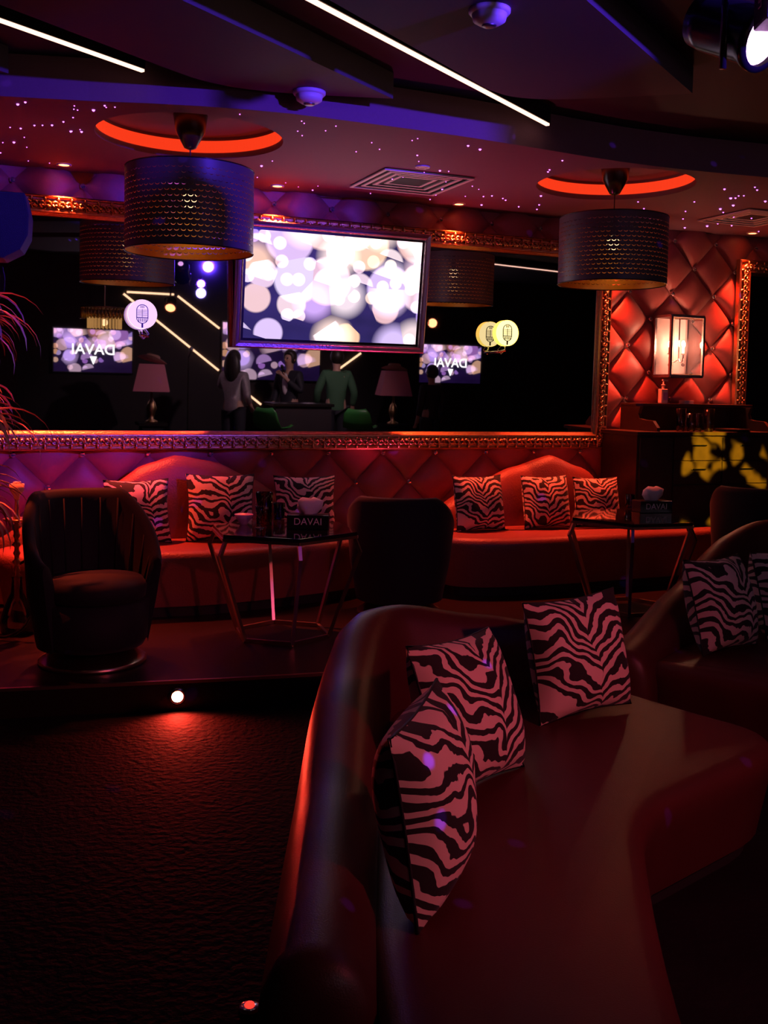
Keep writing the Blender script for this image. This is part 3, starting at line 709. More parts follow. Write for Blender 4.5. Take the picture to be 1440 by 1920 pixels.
# ================================================================== HEXAGONAL TABLES
def hex_table(label, c, rot):
    r = thing('hexagonal_table', label, 'table', (c[0], c[1], PZ), rot)
    H = .645; P = lambda rad, k, z: (rad*math.cos(math.pi/3*k), rad*math.sin(math.pi/3*k), z)
    MB().prism([P(.455, k, 0)[:2] for k in range(6)], H-.022, H).build('table_top', 'black_glass', r, bevel=.003)
    for k in range(6):
        MB().bar(P(.452, k, H-.03), P(.452, k+1, H-.03), .016, .016).build('top_rail', 'rose_metal', r)
        MB().bar(P(.29, k, .012), P(.29, k+1, .012), .018, .024).build('base_rail', 'rose_metal', r)
        lg = MB().bar(P(.44, k, H-.04), P(.475, k, H-.12), .020).bar(P(.475, k, H-.115), P(.29, k, .012), .020); lg.build('leg', 'rose_metal', r)
    return r
hex_table('hexagonal cocktail table with dark glass top and rose metal legs beside the dark armchair', (-.59, 6.03), math.radians(47))
hex_table('hexagonal cocktail table with dark glass top behind the right leather sofa', (1.72, 6.98), math.radians(78))
TZ = PZ+.645
def tissue_box(label, c, rot, s=1):
    r = thing('tissue_box', label, 'tissue box', (c.x, c.y, TZ), rot)
    MB().box(-.125, .125, -.065, .065, 0, .085).build('box', 'black_gloss', r, bevel=.004)
    n = 14; vs = []; fs = []
    for j in range(4):
        for k in range(n):
            a = 2*math.pi*k/n; rr = (.035, .055, .06, .03)[j]*(1+.22*math.sin(3*a+j)+.12*math.sin(5*a))
            vs.append((rr*1.25*math.cos(a), rr*.7*math.sin(a), .086+(0, .035, .07, .09)[j]+.012*math.sin(2*a+1)*(j > 1)))
    for j in range(3):
        for k in range(n): fs.append((j*n+k, j*n+(k+1) % n, (j+1)*n+(k+1) % n, (j+1)*n+k))
    fs.append(tuple(3*n+k for k in range(n)))
    MB().add(vs, fs).build('tissue', 'white_paper', r, True)
    text_mesh('lettering', 'DAVAI', .058, 'white_plastic', r, (0, -.0655, .045), (math.pi/2, 0, 0))
    return r
q = fl(578, 990, TZ); tissue_box('black tissue box with white lettering and violet tissue on the near hexagonal table', q, .02)
q = fl(1222, 960, TZ); tissue_box('black tissue box with a pale tissue on the far hexagonal table', q, .25)
def glass(name, label, c, z, r0, r1, h, material='glass', group=None, liquid=None, n=20):
    r = thing(name, label, 'glass', (c.x, c.y, z), 0, group)
    MB().lathe([(r0*.9, 0), (r0, .004), (r1, h), (r1-.004, h), (r0-.004, .012), (r0*.5, .010)], n, cap=True).build('vessel', material, r, True)
    if liquid: MB().lathe([(r0-.006, .014), (r0+(r1-r0)*.6-.006, h*.6)], n).build('drink', liquid, r, True)
    return r
q = fl(523, 972, TZ); glass('tumbler', 'ribbed blue glass tumbler beside the tissue box on the near table', q, TZ, .036, .040, .10, 'blue_glass')
q = fl(1181, 952, TZ); glass('tumbler', 'violet glass tumbler beside the tissue box on the far table', q, TZ, .034, .038, .10, 'blue_glass')
q = fl(495, 980, TZ); glass('pitcher', 'tall clear glass jug with red drink on the near table', q, TZ, .05, .055, .19, 'red_glass')
q = fl(487, 990, TZ)
r = thing('wine_glass', 'small stemmed glass in front of the jug on the near table', 'glass', (q.x, q.y, TZ))
MB().lathe([(.032, 0), (.030, .003), (.005, .008), (.004, .06), (.022, .085), (.030, .13), (.028, .13), (.018, .088), (.002, .066)], 20).build('vessel', 'glass', r, True)
q = fl(457, 983, TZ)
r = thing('bowl', 'small lilac bowl on the edge of the near hexagonal table', 'bowl', (q.x, q.y, TZ))
MB().lathe([(.022, 0), (.024, .008), (.045, .035), (.058, .062), (.054, .062), (.04, .036), (.01, .014)], 24).build('body', 'lilac_bowl', r, True)

# ================================================================== ARMCHAIRS
def tub_chair(label, c, rot, z0=PZ, top=.90, R=.335):
    r = thing('armchair', label, 'armchair', (c[0], c[1], z0), rot)      # opens towards local -y
    n = 36; vs = []; fs = []; a0, a1 = math.radians(-28), math.radians(208)
    for i in range(n+1):
        u = i/n; a = a0+(a1-a0)*u; k = math.sin(math.pi*u); hh = .56+(top-.56)*min(1, k*1.25)**1.3
        for rr, z in ((R*.86, .10), (R, .36), (R*1.07, hh-.04), (R*1.05, hh-.01), (R*1.0, hh), (R*.93, hh-.015), (R*.88, hh-.05), (R*.80, .40), (R*.78, .36)):
            vs.append((rr*math.cos(a), rr*math.sin(a), z))
    m = 9
    for i in range(n):
        for j in range(m-1): fs.append((i*m+j, i*m+j+1, (i+1)*m+j+1, (i+1)*m+j))
    fs.append(tuple(range(m))); fs.append(tuple(n*m+j for j in range(m))[::-1])
    o = MB().add(vs, fs).build('backrest', 'dark_velvet', r); autosmooth(o, 1.2)
    for i in range(2, n-1, 3):                       # channel seams on the inside of the back
        u = i/n; a = a0+(a1-a0)*u; k = math.sin(math.pi*u); hh = .56+(top-.56)*min(1, k*1.25)**1.3
        MB().tube([(R*.79*math.cos(a), R*.79*math.sin(a), .42), (R*.885*math.cos(a), R*.885*math.sin(a), hh-.05)], .006, 5).build('channel_piping', 'dark_velvet', r, True)
    MB().lathe([(R*.80, .10), (R*.86, .14), (R*.88, .34), (R*.5, .345)], 36).build('base_drum', 'dark_velvet', r, True)
    MB().lathe([(R*.70, .346), (R*.80, .36), (R*.82, .42), (R*.74, .455), (R*.3, .462)], 36, (0, -.02, 0)).build('seat_cushion', 'dark_velvet', r, True)
    MB().lathe([(R*.82, 0), (R*.84, .006), (R*.84, .02), (R*.80, .024), (R*.5, .0995), (R*.3, .0998)], 40).build('swivel_base', 'rose_metal', r, True)
    return r
tub_chair('dark blue velvet tub armchair standing near the step light', (-1.54, 5.36), math.radians(35))
tub_chair('black tub armchair turned away between the two wall sofas', (.12, 6.72), math.radians(175), top=.80)
tub_chair('black tub armchair in front of the cabinet with yellow light spots', (2.78, 7.42), math.radians(150), top=.84)

# ================================================================== HOOKAH
q = fl(32, 1188, PZ)
hk = thing('hookah', 'tall hookah with a ringed metal stem standing beside the dark armchair', 'hookah', (q.x, q.y, PZ))
MB().lathe([(.075, 0), (.095, .02), (.10, .08), (.07, .17), (.035, .25), (.028, .33), (.032, .34)], 28).build('base_vase', 'glass', hk, True)
prof = [(.03, .34)]
for k in range(7): z = .36+.052*k; prof += [(.014, z), (.030 if k % 2 else .022, z+.016), (.014, z+.034)]
prof += [(.012, .76), (.012, .80)]
MB().lathe(prof, 20).build('stem', 'gilt', hk, True)
MB().lathe([(.02, .66), (.075, .675), (.08, .685), (.02, .68)], 24).build('ash_tray', 'gilt', hk, True)
MB().lathe([(.016, .80), (.018, .82), (.04, .85), (.042, .89), (.036, .89), (.01, .85)], 20).build('bowl', 'clay', hk, True)
for k in range(4): MB().box(-.018+.02*(k % 2), .0+.02*(k % 2), -.016+.018*(k//2), .0+.018*(k//2), .872, .902).build('coal', 'white_plastic', hk, bevel=.003)
MB().tube(smooth_path([(.02, 0, .42), (.1, -.04, .46), (.16, -.1, .30), (.13, -.16, .10), (.02, -.2, .02), (-.12, -.12, .02)], 2), .009, 8).build('hose', 'black_gloss', hk, True)

# ================================================================== PLANT
pc = Vector((-2.31, 5.46, PZ))
plant = thing('potted_dracaena', 'potted plant with long arching narrow leaves glowing red at the picture edge', 'plant', pc)
MB().lathe([(.12, 0), (.13, .02), (.17, .50), (.175, .52), (.155, .52), (.15, .46)], 28).build('pot', 'terracotta', plant, True)
MB().lathe([(.15, .45), (.05, .465)], 24).build('soil', 'black_matte', plant)
rs = random.Random(11)
for (sx, sy, h) in ((0, 0, 1.80), (.05, -.03, 1.25), (-.02, .03, .82)):
    MB().tube([(sx*.4, sy*.4, .45), (sx, sy, h*.7), (sx*1.3, sy*1.3, h)], [.022, .018, .015], 8).build('stem', 'leaf', plant, True)
    for k in range(56):
        az = rs.uniform(0, 6.283); ln = rs.uniform(.38, .62); el = rs.uniform(.5, 1.35); wd = rs.uniform(.018, .030); base = Vector((sx*1.3, sy*1.3, h-rs.uniform(0, .12)))
        vs = []; N_ = 9; pos = base.copy(); e = el
        for i in range(N_+1):
            u = i/N_; hw = wd*(1-u)**.6*min(1, .45+u*4); side = Vector((-math.sin(az), math.cos(az), 0))
            vs += [pos+side*hw+Vector((0, 0, hw*.5)), pos, pos-side*hw+Vector((0, 0, hw*.5))]
            pos = pos+Vector((math.cos(az)*math.cos(e), math.sin(az)*math.cos(e), math.sin(e)))*(ln/N_); e -= .24+.10*u
        fs = []
        for i in range(N_): fs += [(3*i, 3*i+1, 3*i+4, 3*i+3), (3*i+1, 3*i+2, 3*i+5, 3*i+4)]
        MB().add(vs, fs).build('leaf', 'leaf', plant, True)

# ================================================================== CABINET AND ITS THINGS
cab = thing('cabinet', 'dark wooden bar cabinet with drawers speckled with yellow light spots', 'cabinet', WP(3.06, .62, PZ), WROT)
CW, CD, CH = 1.36, .50, 1.19
MB().box(0, CW, .012, CD, .06, CH-.03).build('body', 'dark_wood', cab)
MB().box(-.02, CW+.02, -.02, CD, CH-.0299, CH).build('worktop', 'dark_wood', cab, bevel=.004)
MB().box(.03, CW-.03, .04, CD-.02, 0, .0599).build('plinth', 'black_matte', cab)
for x0 in (.36, .86):
    for z0, z1, nm in ((.955, 1.145, 'drawer'), (.76, .945, 'drawer'), (.08, .75, 'door')):
        d = MB().box(x0, x0+.48, -.008, .0119, z0, z1).build(nm, 'dark_wood', cab, bevel=.003)
        if nm == 'drawer': MB().bar((x0+.17, -.024, (z0+z1)/2+.03), (x0+.31, -.024, (z0+z1)/2+.03), .008).bar((x0+.18, -.024, (z0+z1)/2+.03), (x0+.18, -.008, (z0+z1)/2+.03), .006).bar((x0+.30, -.024, (z0+z1)/2+.03), (x0+.30, -.008, (z0+z1)/2+.03), .006).build('handle', 'chrome', d)
        else: MB().bar((x0+(.45 if x0 < .5 else .03), -.024, .40), (x0+(.45 if x0 < .5 else .03), -.024, .54), .008).build('handle', 'chrome', d)
MB().box(.02, .34, -.004, .0119, .08, 1.145).build('side_panel', 'dark_wood', cab, bevel=.003)
hut = thing('shelf_unit', 'dark raised shelf with curved sides standing on the back of the bar cabinet', 'shelf', WP(3.25, .31, PZ+CH), WROT)
HH = 1.565-PZ-CH
MB().box(0, 1.24, -.01, .20, HH-.025, HH).build('top_board', 'dark_wood', hut, bevel=.003)
MB().box(0, 1.2, .18, .20, 0, HH-.0251).build('back_board', 'dark_wood', hut)
for x in (.0, 1.16):                                 # ogee side cheeks running forward along the worktop
    pr = smooth_path([(.18, 0, 0), (-.30, 0, 0), (-.30, .03, 0), (-.24, .085, 0), (-.12, .09, 0), (-.06, .10, 0), (-.045, .14, 0), (-.07, HH-.026, 0), (.18, HH-.026, 0)], 0)
    m = MB(); n = len(pr); vs = [(xx, p.x, p.y) for xx in (x, x+.03) for p in pr]; m.add(vs, [tuple(range(n)), tuple(range(n, 2*n))[::-1]]+[(k, (k+1) % n, n+(k+1) % n, n+k) for k in range(n)]); m.build('side_cheek', 'dark_wood', hut)
ZC = PZ+CH; ZH = 1.565
sb = thing('soap_dispenser', 'white pump bottle on the dark raised shelf under the glass lantern', 'bottle', WP(3.60, .22, ZH), WROT)
MB().box(-.035, .035, -.024, .024, 0, .125).build('bottle_body', 'white_plastic', sb, bevel=.008)
MB().lathe([(.014, .125), (.014, .150), (.018, .150), (.018, .162), (.006, .164), (.006, .195)], 14).build('pump_collar', 'white_plastic', sb, True)
MB().bar((-.010, 0, .200), (.045, 0, .196), .014, .012).build('pump_head', 'white_plastic', sb)
MB().box(-.018, .030, -.0255, -.0245, .03, .095).build('paper_label', 'lilac_bowl', sb)
cb = MB().box(-.06, .06, -.03, .03, 0, .03).build('small_box', 'white_plastic', None, bevel=.003); cb.location = WP(3.85, .22, ZH); cb.rotation_euler = (0, 0, WROT+.2); tag(cb, 'small pale cardboard box lying on the dark raised shelf', 'box')
for k, (t, o) in enumerate(((3.54, .54), (3.63, .56), (3.72, .53), (3.81, .56), (3.66, .46), (3.78, .46), (3.88, .49))):
    q = WP(t, o, 0); gl = glass('highball_glass', ('ribbed clear highball glass' if k % 3 else 'taller clear highball glass')+' in the cluster on the cabinet top', q, ZC, .033, .040, .15 if k % 3 else .19, 'glass', 'glasses on the cabinet', n=16)
tr = thing('tray', 'round black serving tray on the cabinet top beside the glasses', 'tray', WP(4.12, .50, ZC))
MB().lathe([(.12, 0), (.14, .004), (.15, .022), (.146, .022), (.135, .008), (.05, .006)], 32).build('dish', 'black_gloss', tr, True)
# lantern sconce
sc = thing('wall_lantern', 'glass box lantern sconce with candle bulbs on the tufted wall', 'wall lantern', WP(3.60, .30, 1.80), WROT)
LW, LD, LH = .34, .215, .51
fr = MB()
for x in (0, LW):
    for y in (0, LD): fr.box(x-.010, x+.010, y-.010, y+.010, 0, LH)
for z in (0, LH):
    for y in (0, LD): fr.box(0, LW, y-.010, y+.010, z-.011, z+.011)
    for x in (0, LW): fr.box(x-.010, x+.010, 0, LD, z-.011, z+.011)
fr.build('metal_frame', 'silver_frame', sc)
bd = MB()
for x in [.02+.0125*k for k in range(25)]:
    for z in (.018, LH-.018): bd.sphere((x, -.0105, z), .004, 5, 4)
for z in [.02+.0125*k for k in range(38)]:
    for x in (.018, LW-.018): bd.sphere((x, -.0105, z), .004, 5, 4)
o = bd.build('beaded_edge', 'gilt', sc); o['kind'] = 'stuff'
MB().add([(.01, 0, .01), (LW-.01, 0, .01), (LW-.01, 0, LH-.01), (.01, 0, LH-.01)], [(0, 1, 2, 3)]).build('front_pane', 'thin_glass', sc)
for x in (0, LW): MB().add([(x, .01, .01), (x, LD-.01, .01), (x, LD-.01, LH-.01), (x, .01, LH-.01)], [(0, 1, 2, 3)]).build('side_pane', 'thin_glass', sc)
MB().box(.0, LW, LD+.0101, LD+.016, .0, LH).build('back_plate', 'white_plastic', sc)
MB().box(.01, LW-.01, .01, LD-.01, .0111, .016).build('floor_plate', 'silver_frame', sc)
MB().tube([(LW/2, LD/2, LH), (LW/2, LD/2, .13)], .006, 8).build('centre_rod', 'chrome', sc, True)
for k in range(3):
    a = 2*math.pi*k/3+.5; ex, ey = LW/2+.085*math.cos(a), LD/2+.06*math.sin(a)
    arm = MB().tube(smooth_path([(LW/2, LD/2, .15), (LW/2+.05*math.cos(a), LD/2+.04*math.sin(a), .11), (ex, ey, .15), (ex, ey, .19)], 2), .005, 6).build('candle_arm', 'chrome', sc, True)
    MB().lathe([(.016, 0), (.018, .006), (.009, .010), (.009, .06)], 12, (ex, ey, .19)).build('candle_tube', 'white_plastic', arm, True)
    MB().sphere((ex, ey, .278), .015, 10, 8, 1, 1, 1.9).build('flame_bulb', 'candle', arm, True)
    MB().sphere((ex, ey, .10), .013, 8, 6).build('crystal_drop', 'glass', arm)
point('lantern_light', WP(3.77, .24, 2.07), (1, .38, .22), 9.0, .05)
# step light in the platform riser, and a second one by the sofa
def step_light(label, p, e, d):
    r = thing('step_light', label, 'step light', p, math.atan2(d[1], d[0])+math.pi/2)
    m = MB(); n = 20; vs = [(rr*math.cos(2*math.pi*k/n), y, rr*math.sin(2*math.pi*k/n)) for rr, y in ((.042, .02), (.042, -.010), (.030, -.012), (.027, -.004)) for k in range(n)]
    m.add(vs, [(i*n+k, i*n+(k+1) % n, (i+1)*n+(k+1) % n, (i+1)*n+k) for i in range(3) for k in range(n)]); m.build('bezel', 'chrome', r, True)
    l = MB(); l.add([(.028*math.cos(2*math.pi*k/n), -.006, .028*math.sin(2*math.pi*k/n)) for k in range(n)], [tuple(range(n))]); l.build('lens', 'step_lens', r)
    return spot('step_lamp', Vector(p)+Vector((d[0], d[1], 0))*.03, Vector(p)+Vector((d[0]*.9, d[1]*.9, -.16)), (1, .035, .02), e, 150, .6, .02)
def edge_y(x):
    for a, b in zip(EDGE[:-1], EDGE[1:]):
        if a.x <= x <= b.x: return a.y+(b.y-a.y)*(x-a.x)/(b.x-a.x)
ey = edge_y(-1.015); step_light('bright red step light set in the platform riser', (-1.015, ey-.012, .072), 24, (.25, -.97))

# ================================================================== STAGE SIDE OF THE ROOM (seen in the big mirror)
def pos_td(p): return (p-P0).dot(WD), (p-P0).dot(WN)
def far_tv(label, t0, t1, z0, z1, txt=True):
    r = thing('wall_screen', label, 'television', WP(t1, DR-.012, z0), WROT+math.pi, None); W_, H_ = t1-t0, z1-z0
    MB().box(0, W_, -.05, -.0001, 0, H_).build('casing', 'black_gloss', r, bevel=.004)
    uvplane('screen', 'screen_far', r, .02, W_-.02, -.0515, .02, H_-.02)
    if txt:
        text_mesh('lettering', 'DAVAI', .22, 'screen_text', r, (W_/2, -.054, H_*.52), (math.pi/2, 0, 0))
        MB().prism([(W_/2-.05, 0), (W_/2+.05, 0), (W_/2, -.12)], 0, .001).build('lettering_point', 'screen_text', r).matrix_local = Matrix.Translation((0, -.054, H_*.52-.10)) @ Matrix.Rotation(math.pi/2, 4, 'X')
    return r
far_tv('wall screen of glowing discs with white lettering near the tubular chandelier, in the mirror', -.71, .47, 1.557, 2.234)
far_tv('wide wall screen of glowing discs behind the three standing people, in the mirror', 1.83, 3.49, 1.50, 2.43, False)
far_tv('wall screen with white lettering behind the person in black, in the mirror', 5.25, 6.46, 1.52, 2.21)
def wall_led(label, pa, pb):
    r = thing('led_line', label, 'led strip', WP(0, DR, 0), WROT)
    MB().bar((pa[0], .011, pa[1]), (pb[0], .011, pb[1]), .03, .018, (0, 1, 0)).build('diffuser', 'led_yellow', r)
    MB().bar((pa[0], .0005, pa[1]), (pb[0], .0005, pb[1]), .04, .002, (0, 1, 0)).build('channel', 'black_matte', r)
    r.location = WP(0, DR-.024, 0)
wall_led('long slanting LED line on the stage wall passing behind the woman', (.32, 2.77), (1.80, 1.65))
wall_led('short low LED line on the stage wall beneath the wide screen', (2.05, 1.46), (2.5, 1.12))
wall_led('short slanting LED line high on the stage wall under the blue spotlight', (1.14, 2.78), (1.80, 2.31))
wall_led('level LED line at the top of the stage wall', (.37, 2.80), (1.08, 2.80))
wall_led('short LED line slanting the other way beside the man in green', (3.70, 1.64), (4.20, 2.0))
p, q = mp(903, 486, 4.9), mp(1080, 529, 5.4); led(p, q, label='thin LED line on the ceiling over the stage seen in the mirror corner')
def par_can(label, p, target, lens):
    r = thing('stage_spotlight', label, 'spotlight', p); d = (Vector(target)-p).normalized(); e = d.to_track_quat('Z', 'Y').to_euler()
    o = MB().lathe([(.03, -.20), (.065, -.19), (.072, -.05), (.085, 0), (.085, .02), (.07, .02), (.07, .0)], 24, cap=False).build('housing', 'black_gloss', r, True); o.rotation_euler = e
    o = MB().lathe([(.07, .0), (.05, .008), (.01, .01)], 24).build('lens', lens, r, True); o.rotation_euler = e
    MB().tube([(-.09, 0, -.02), (-.09, 0, .12), (0, 0, .15), (.09, 0, .12), (.09, 0, -.02)], .008, 6).build('yoke', 'black_gloss', r, True)
    MB().tube([(0, 0, .15), (0, 0, 3.165-p.z if False else 3.30-p.z)], .012, 8).build('hanging_pipe', 'black_gloss', r)
par_can('stage spotlight with a dazzling blue lens, seen in the mirror', mp(375, 550, 7.3), (0, 6.5, 2.0), 'lens_blue')
par_can('added black spotlight with a blue lens for the blue wash, close under the ceiling', Vector((2.52, 1.9, 3.06)), (-1.0, 6.3, 2.85), 'lens_blue')  # fixture added to house the raised blue wash
par_can('stage spotlight with a red lens below the blue one, seen in the mirror', mp(318, 577, 7.3), (.5, 3.4, .4), 'lens_red')
par_can('added spotlight with a pale lens to brighten the people on the stage', WP(2.6, 4.42, 3.05), WP(2.5, 7.1, 1.2), 'lens_white')  # unseen fixture added around the fill light for the people
par_can('stage spotlight with a red lens over the person in black, seen in the mirror', mp(808, 606, 7.3), (1, 7.5, 1.5), 'lens_red')
# chandelier of gilt tubes
p = mp(195, 597, 6.5)
ch = thing('chandelier', 'round chandelier of hanging gilt tubes in front of the wall screen, in the mirror', 'chandelier', p)
MB().tube([(0, 0, .14), (0, 0, 3.298-p.z)], .008, 8).build('rod', 'gilt', ch)
TUBE = MB().lathe([(.009, -.14), (.009, 0)], 8).mesh('glass_tube', 'gold_inner', True)
TUBE_LIT = MB().lathe([(.009, -.14), (.009, 0)], 8).mesh('glass_tube', 'tube_glow', True)
for rr, n_, z in ((.30, 40, .13), (.21, 28, .01)):
    MB().tube([(rr*math.cos(2*math.pi*k/32), rr*math.sin(2*math.pi*k/32), z+.004) for k in range(33)], .008, 6).build('ring', 'gilt', ch, True)
    MB().bar((-rr, 0, z+.004), (rr, 0, z+.004), .008).build('cross_bar', 'gilt', ch)
    for k in range(n_):
        o = link('hanging_tube', TUBE, ch); o.location = (rr*math.cos(2*math.pi*k/n_), rr*math.sin(2*math.pi*k/n_), z-.004)
        if rr < .25: o.data = TUBE_LIT
MB().sphere((0, 0, -.05), .04).build('bulb', 'bulb_warm', ch, True)
point('chandelier_light', p+Vector((0, 0, -.06)), (1, .55, .2), .25, .04)
# table lamps topped with hats, on tall stands
def hat_lamp(label, hlabel, px, tilt):
    p = mp(px, 740, 7.5); z0 = 1.345
    st = thing('lamp_stand', 'tall black pedestal under the '+label.split(' with')[0], 'pedestal', (p.x, p.y, 0), WROT)
    zb = .20 if pos_td(p)[0] > .9 else 0
    st.location.z = zb
    MB().box(-.20, .20, -.20, .20, 0, .04).build('foot', 'black_matte', st); MB().box(-.15, .15, -.15, .15, .0401, .86-zb).build('column', 'black_matte', st); MB().box(-.2, .2, -.2, .2, .8601-zb, .90-zb).build('top', 'black_gloss', st)
    r = thing('table_lamp', label, 'lamp', (p.x, p.y, .90), WROT+.2)
    MB().lathe([(.09, 0), (.09, .02), (.03, .05), (.05, .12), (.075, .20), (.05, .29), (.02, .33), (.015, .46)], 20).build('lamp_base', 'gilt', r, True)
    a, b, h0, h1 = .25, .17, .445, .83; vs = [(sx*w_, sy*w_, z) for w_, z in ((a, h0), (b, h1)) for sx, sy in ((-1, -1), (1, -1), (1, 1), (-1, 1))]
    MB().add(vs, [(k, (k+1) % 4, 4+(k+1) % 4, 4+k) for k in range(4)]+[(4, 5, 6, 7)]).build('lamp_shade', 'pink_shade', r)
    h = thing('cowboy_hat', hlabel, 'hat', (p.x, p.y, .90+.832), WROT+.4); h.rotation_euler = (tilt*.4, tilt, WROT+.4); h.location.z += abs(math.sin(tilt))*.14
    n = 32; vs = []; fs = []
    for rr, z in ((.06, .01), (.11, .0), (.16, .008), (.185, .02)):
        for k in range(n): an = 2*math.pi*k/n; vs.append((rr*1.15*math.cos(an), rr*.85*math.sin(an), z+(rr-.1)*.7*abs(math.sin(an))**2*(rr > .12)))
    fs = [(i*n+k, i*n+(k+1) % n, (i+1)*n+(k+1) % n, (i+1)*n+k) for i in range(3) for k in range(n)]
    MB().add(vs, fs).build('brim', 'hat_felt', h, True)
    vs = []
    for rr, z in ((.10, .0), (.098, .05), (.088, .095), (.06, .11), (.02, .09)):
        for k in range(n): an = 2*math.pi*k/n; vs.append((rr*1.1*math.cos(an), rr*.85*math.sin(an)*(1-.15*(z > .08)), z))
    MB().add(vs, [(i*n+k, i*n+(k+1) % n, (i+1)*n+(k+1) % n, (i+1)*n+k) for i in range(4) for k in range(n)]+[tuple(4*n+k for k in range(n))]).build('crown', 'hat_felt', h, True)
    MB().lathe([(.103, .012), (.103, .03)], 32, cap=False).build('hat_band', 'black_matte', h, True)
hat_lamp('pink square table lamp with a hat on its shade near the microphone stand', 'felt cowboy hat resting tilted on the pink lamp near the microphone stand', 283, .22)
hat_lamp('pale square table lamp with a hat on its shade beside the person in black', 'small felt hat resting on the pale lamp beside the person in black', 735, .05)
# microphone stand
p = mp(352, 662, 7.0)
ms = thing('microphone_stand', 'microphone on a thin straight stand at the edge of the stage, in the mirror', 'microphone stand', (p.x, p.y, .20))
MB().lathe([(.14, 0), (.14, .012), (.02, .02)], 24).build('base', 'black_gloss', ms, True)
MB().tube([(0, 0, .02), (0, 0, p.z-.20-.06)], .010, 8).build('pole', 'black_gloss', ms)
mi = MB().lathe([(.012, 0), (.016, .09), (.027, .10), (.030, .125), (.02, .15)], 16).build('microphone', 'steel', ms, True); mi.location = (0, 0, p.z-.26); mi.rotation_euler = (0, .35, 0)
# bar counter on the stage
ct = thing('bar_counter', 'black bar counter on the stage in front of the man with the microphone', 'counter', WP(1.95, 6.45, .20), WROT)
MB().box(0, .80, 0, .42, 0, 1.02).build('body', 'wall_dark', ct); MB().box(-.03, .83, -.04, .45, 1.0201, 1.06).build('top', 'black_gloss', ct, bevel=.004)
for k in range(3): MB().box(.03+k*.26, .25+k*.26, -.012, -.0001, .06, .96).build('front_panel', 'dark_wood', ct, bevel=.004)
def shell_stool(label, p, yaw):
    r = thing('bar_stool', label, 'bar stool', (p.x, p.y, .20), yaw)        # faces local -y
    n = 14; vs = []; H = .74
    prof = [(-.20, .0), (-.21, -.015), (-.10, -.035), (.05, -.035), (.14, .0), (.19, .09), (.215, .20), (.22, .27)]
    wds = [.17, .20, .215, .215, .21, .20, .18, .12]
    for (y, z), w_ in zip(prof, wds):
        for k in range(n+1):
            u = -1+2*k/n; vs.append((u*w_, y-.03*u*u*(1 if y > .1 else 0), H+z+.05*u*u*(1 if y < .12 else .3)))
    m = n+1; fs = [(i*m+k, i*m+k+1, (i+1)*m+k+1, (i+1)*m+k) for i in range(len(prof)-1) for k in range(n)]
    o = MB().add(vs, fs).build('seat_shell', 'green_plastic', r, True); md = o.modifiers.new('s', 'SOLIDIFY'); md.thickness = .012
    MB().lathe([(.025, .03), (.025, H-.05), (.07, H-.045), (.07, H-.036)], 14).build('column', 'chrome', r, True)
    MB().lathe([(.21, 0), (.21, .012), (.03, .03)], 28).build('foot_plate', 'chrome', r, True)
    MB().tube([(.13*math.cos(2*math.pi*k/20), .13*math.sin(2*math.pi*k/20)-.06, .30) for k in range(21)], .009, 6).build('foot_ring', 'chrome', r, True)
shell_stool('green shell bar stool between the woman and the bar counter', mp(508, 795, 5.8), WROT+.85)
shell_stool('green shell bar stool beside the man in the green shirt', mp(672, 795, 5.8), WROT+.6)
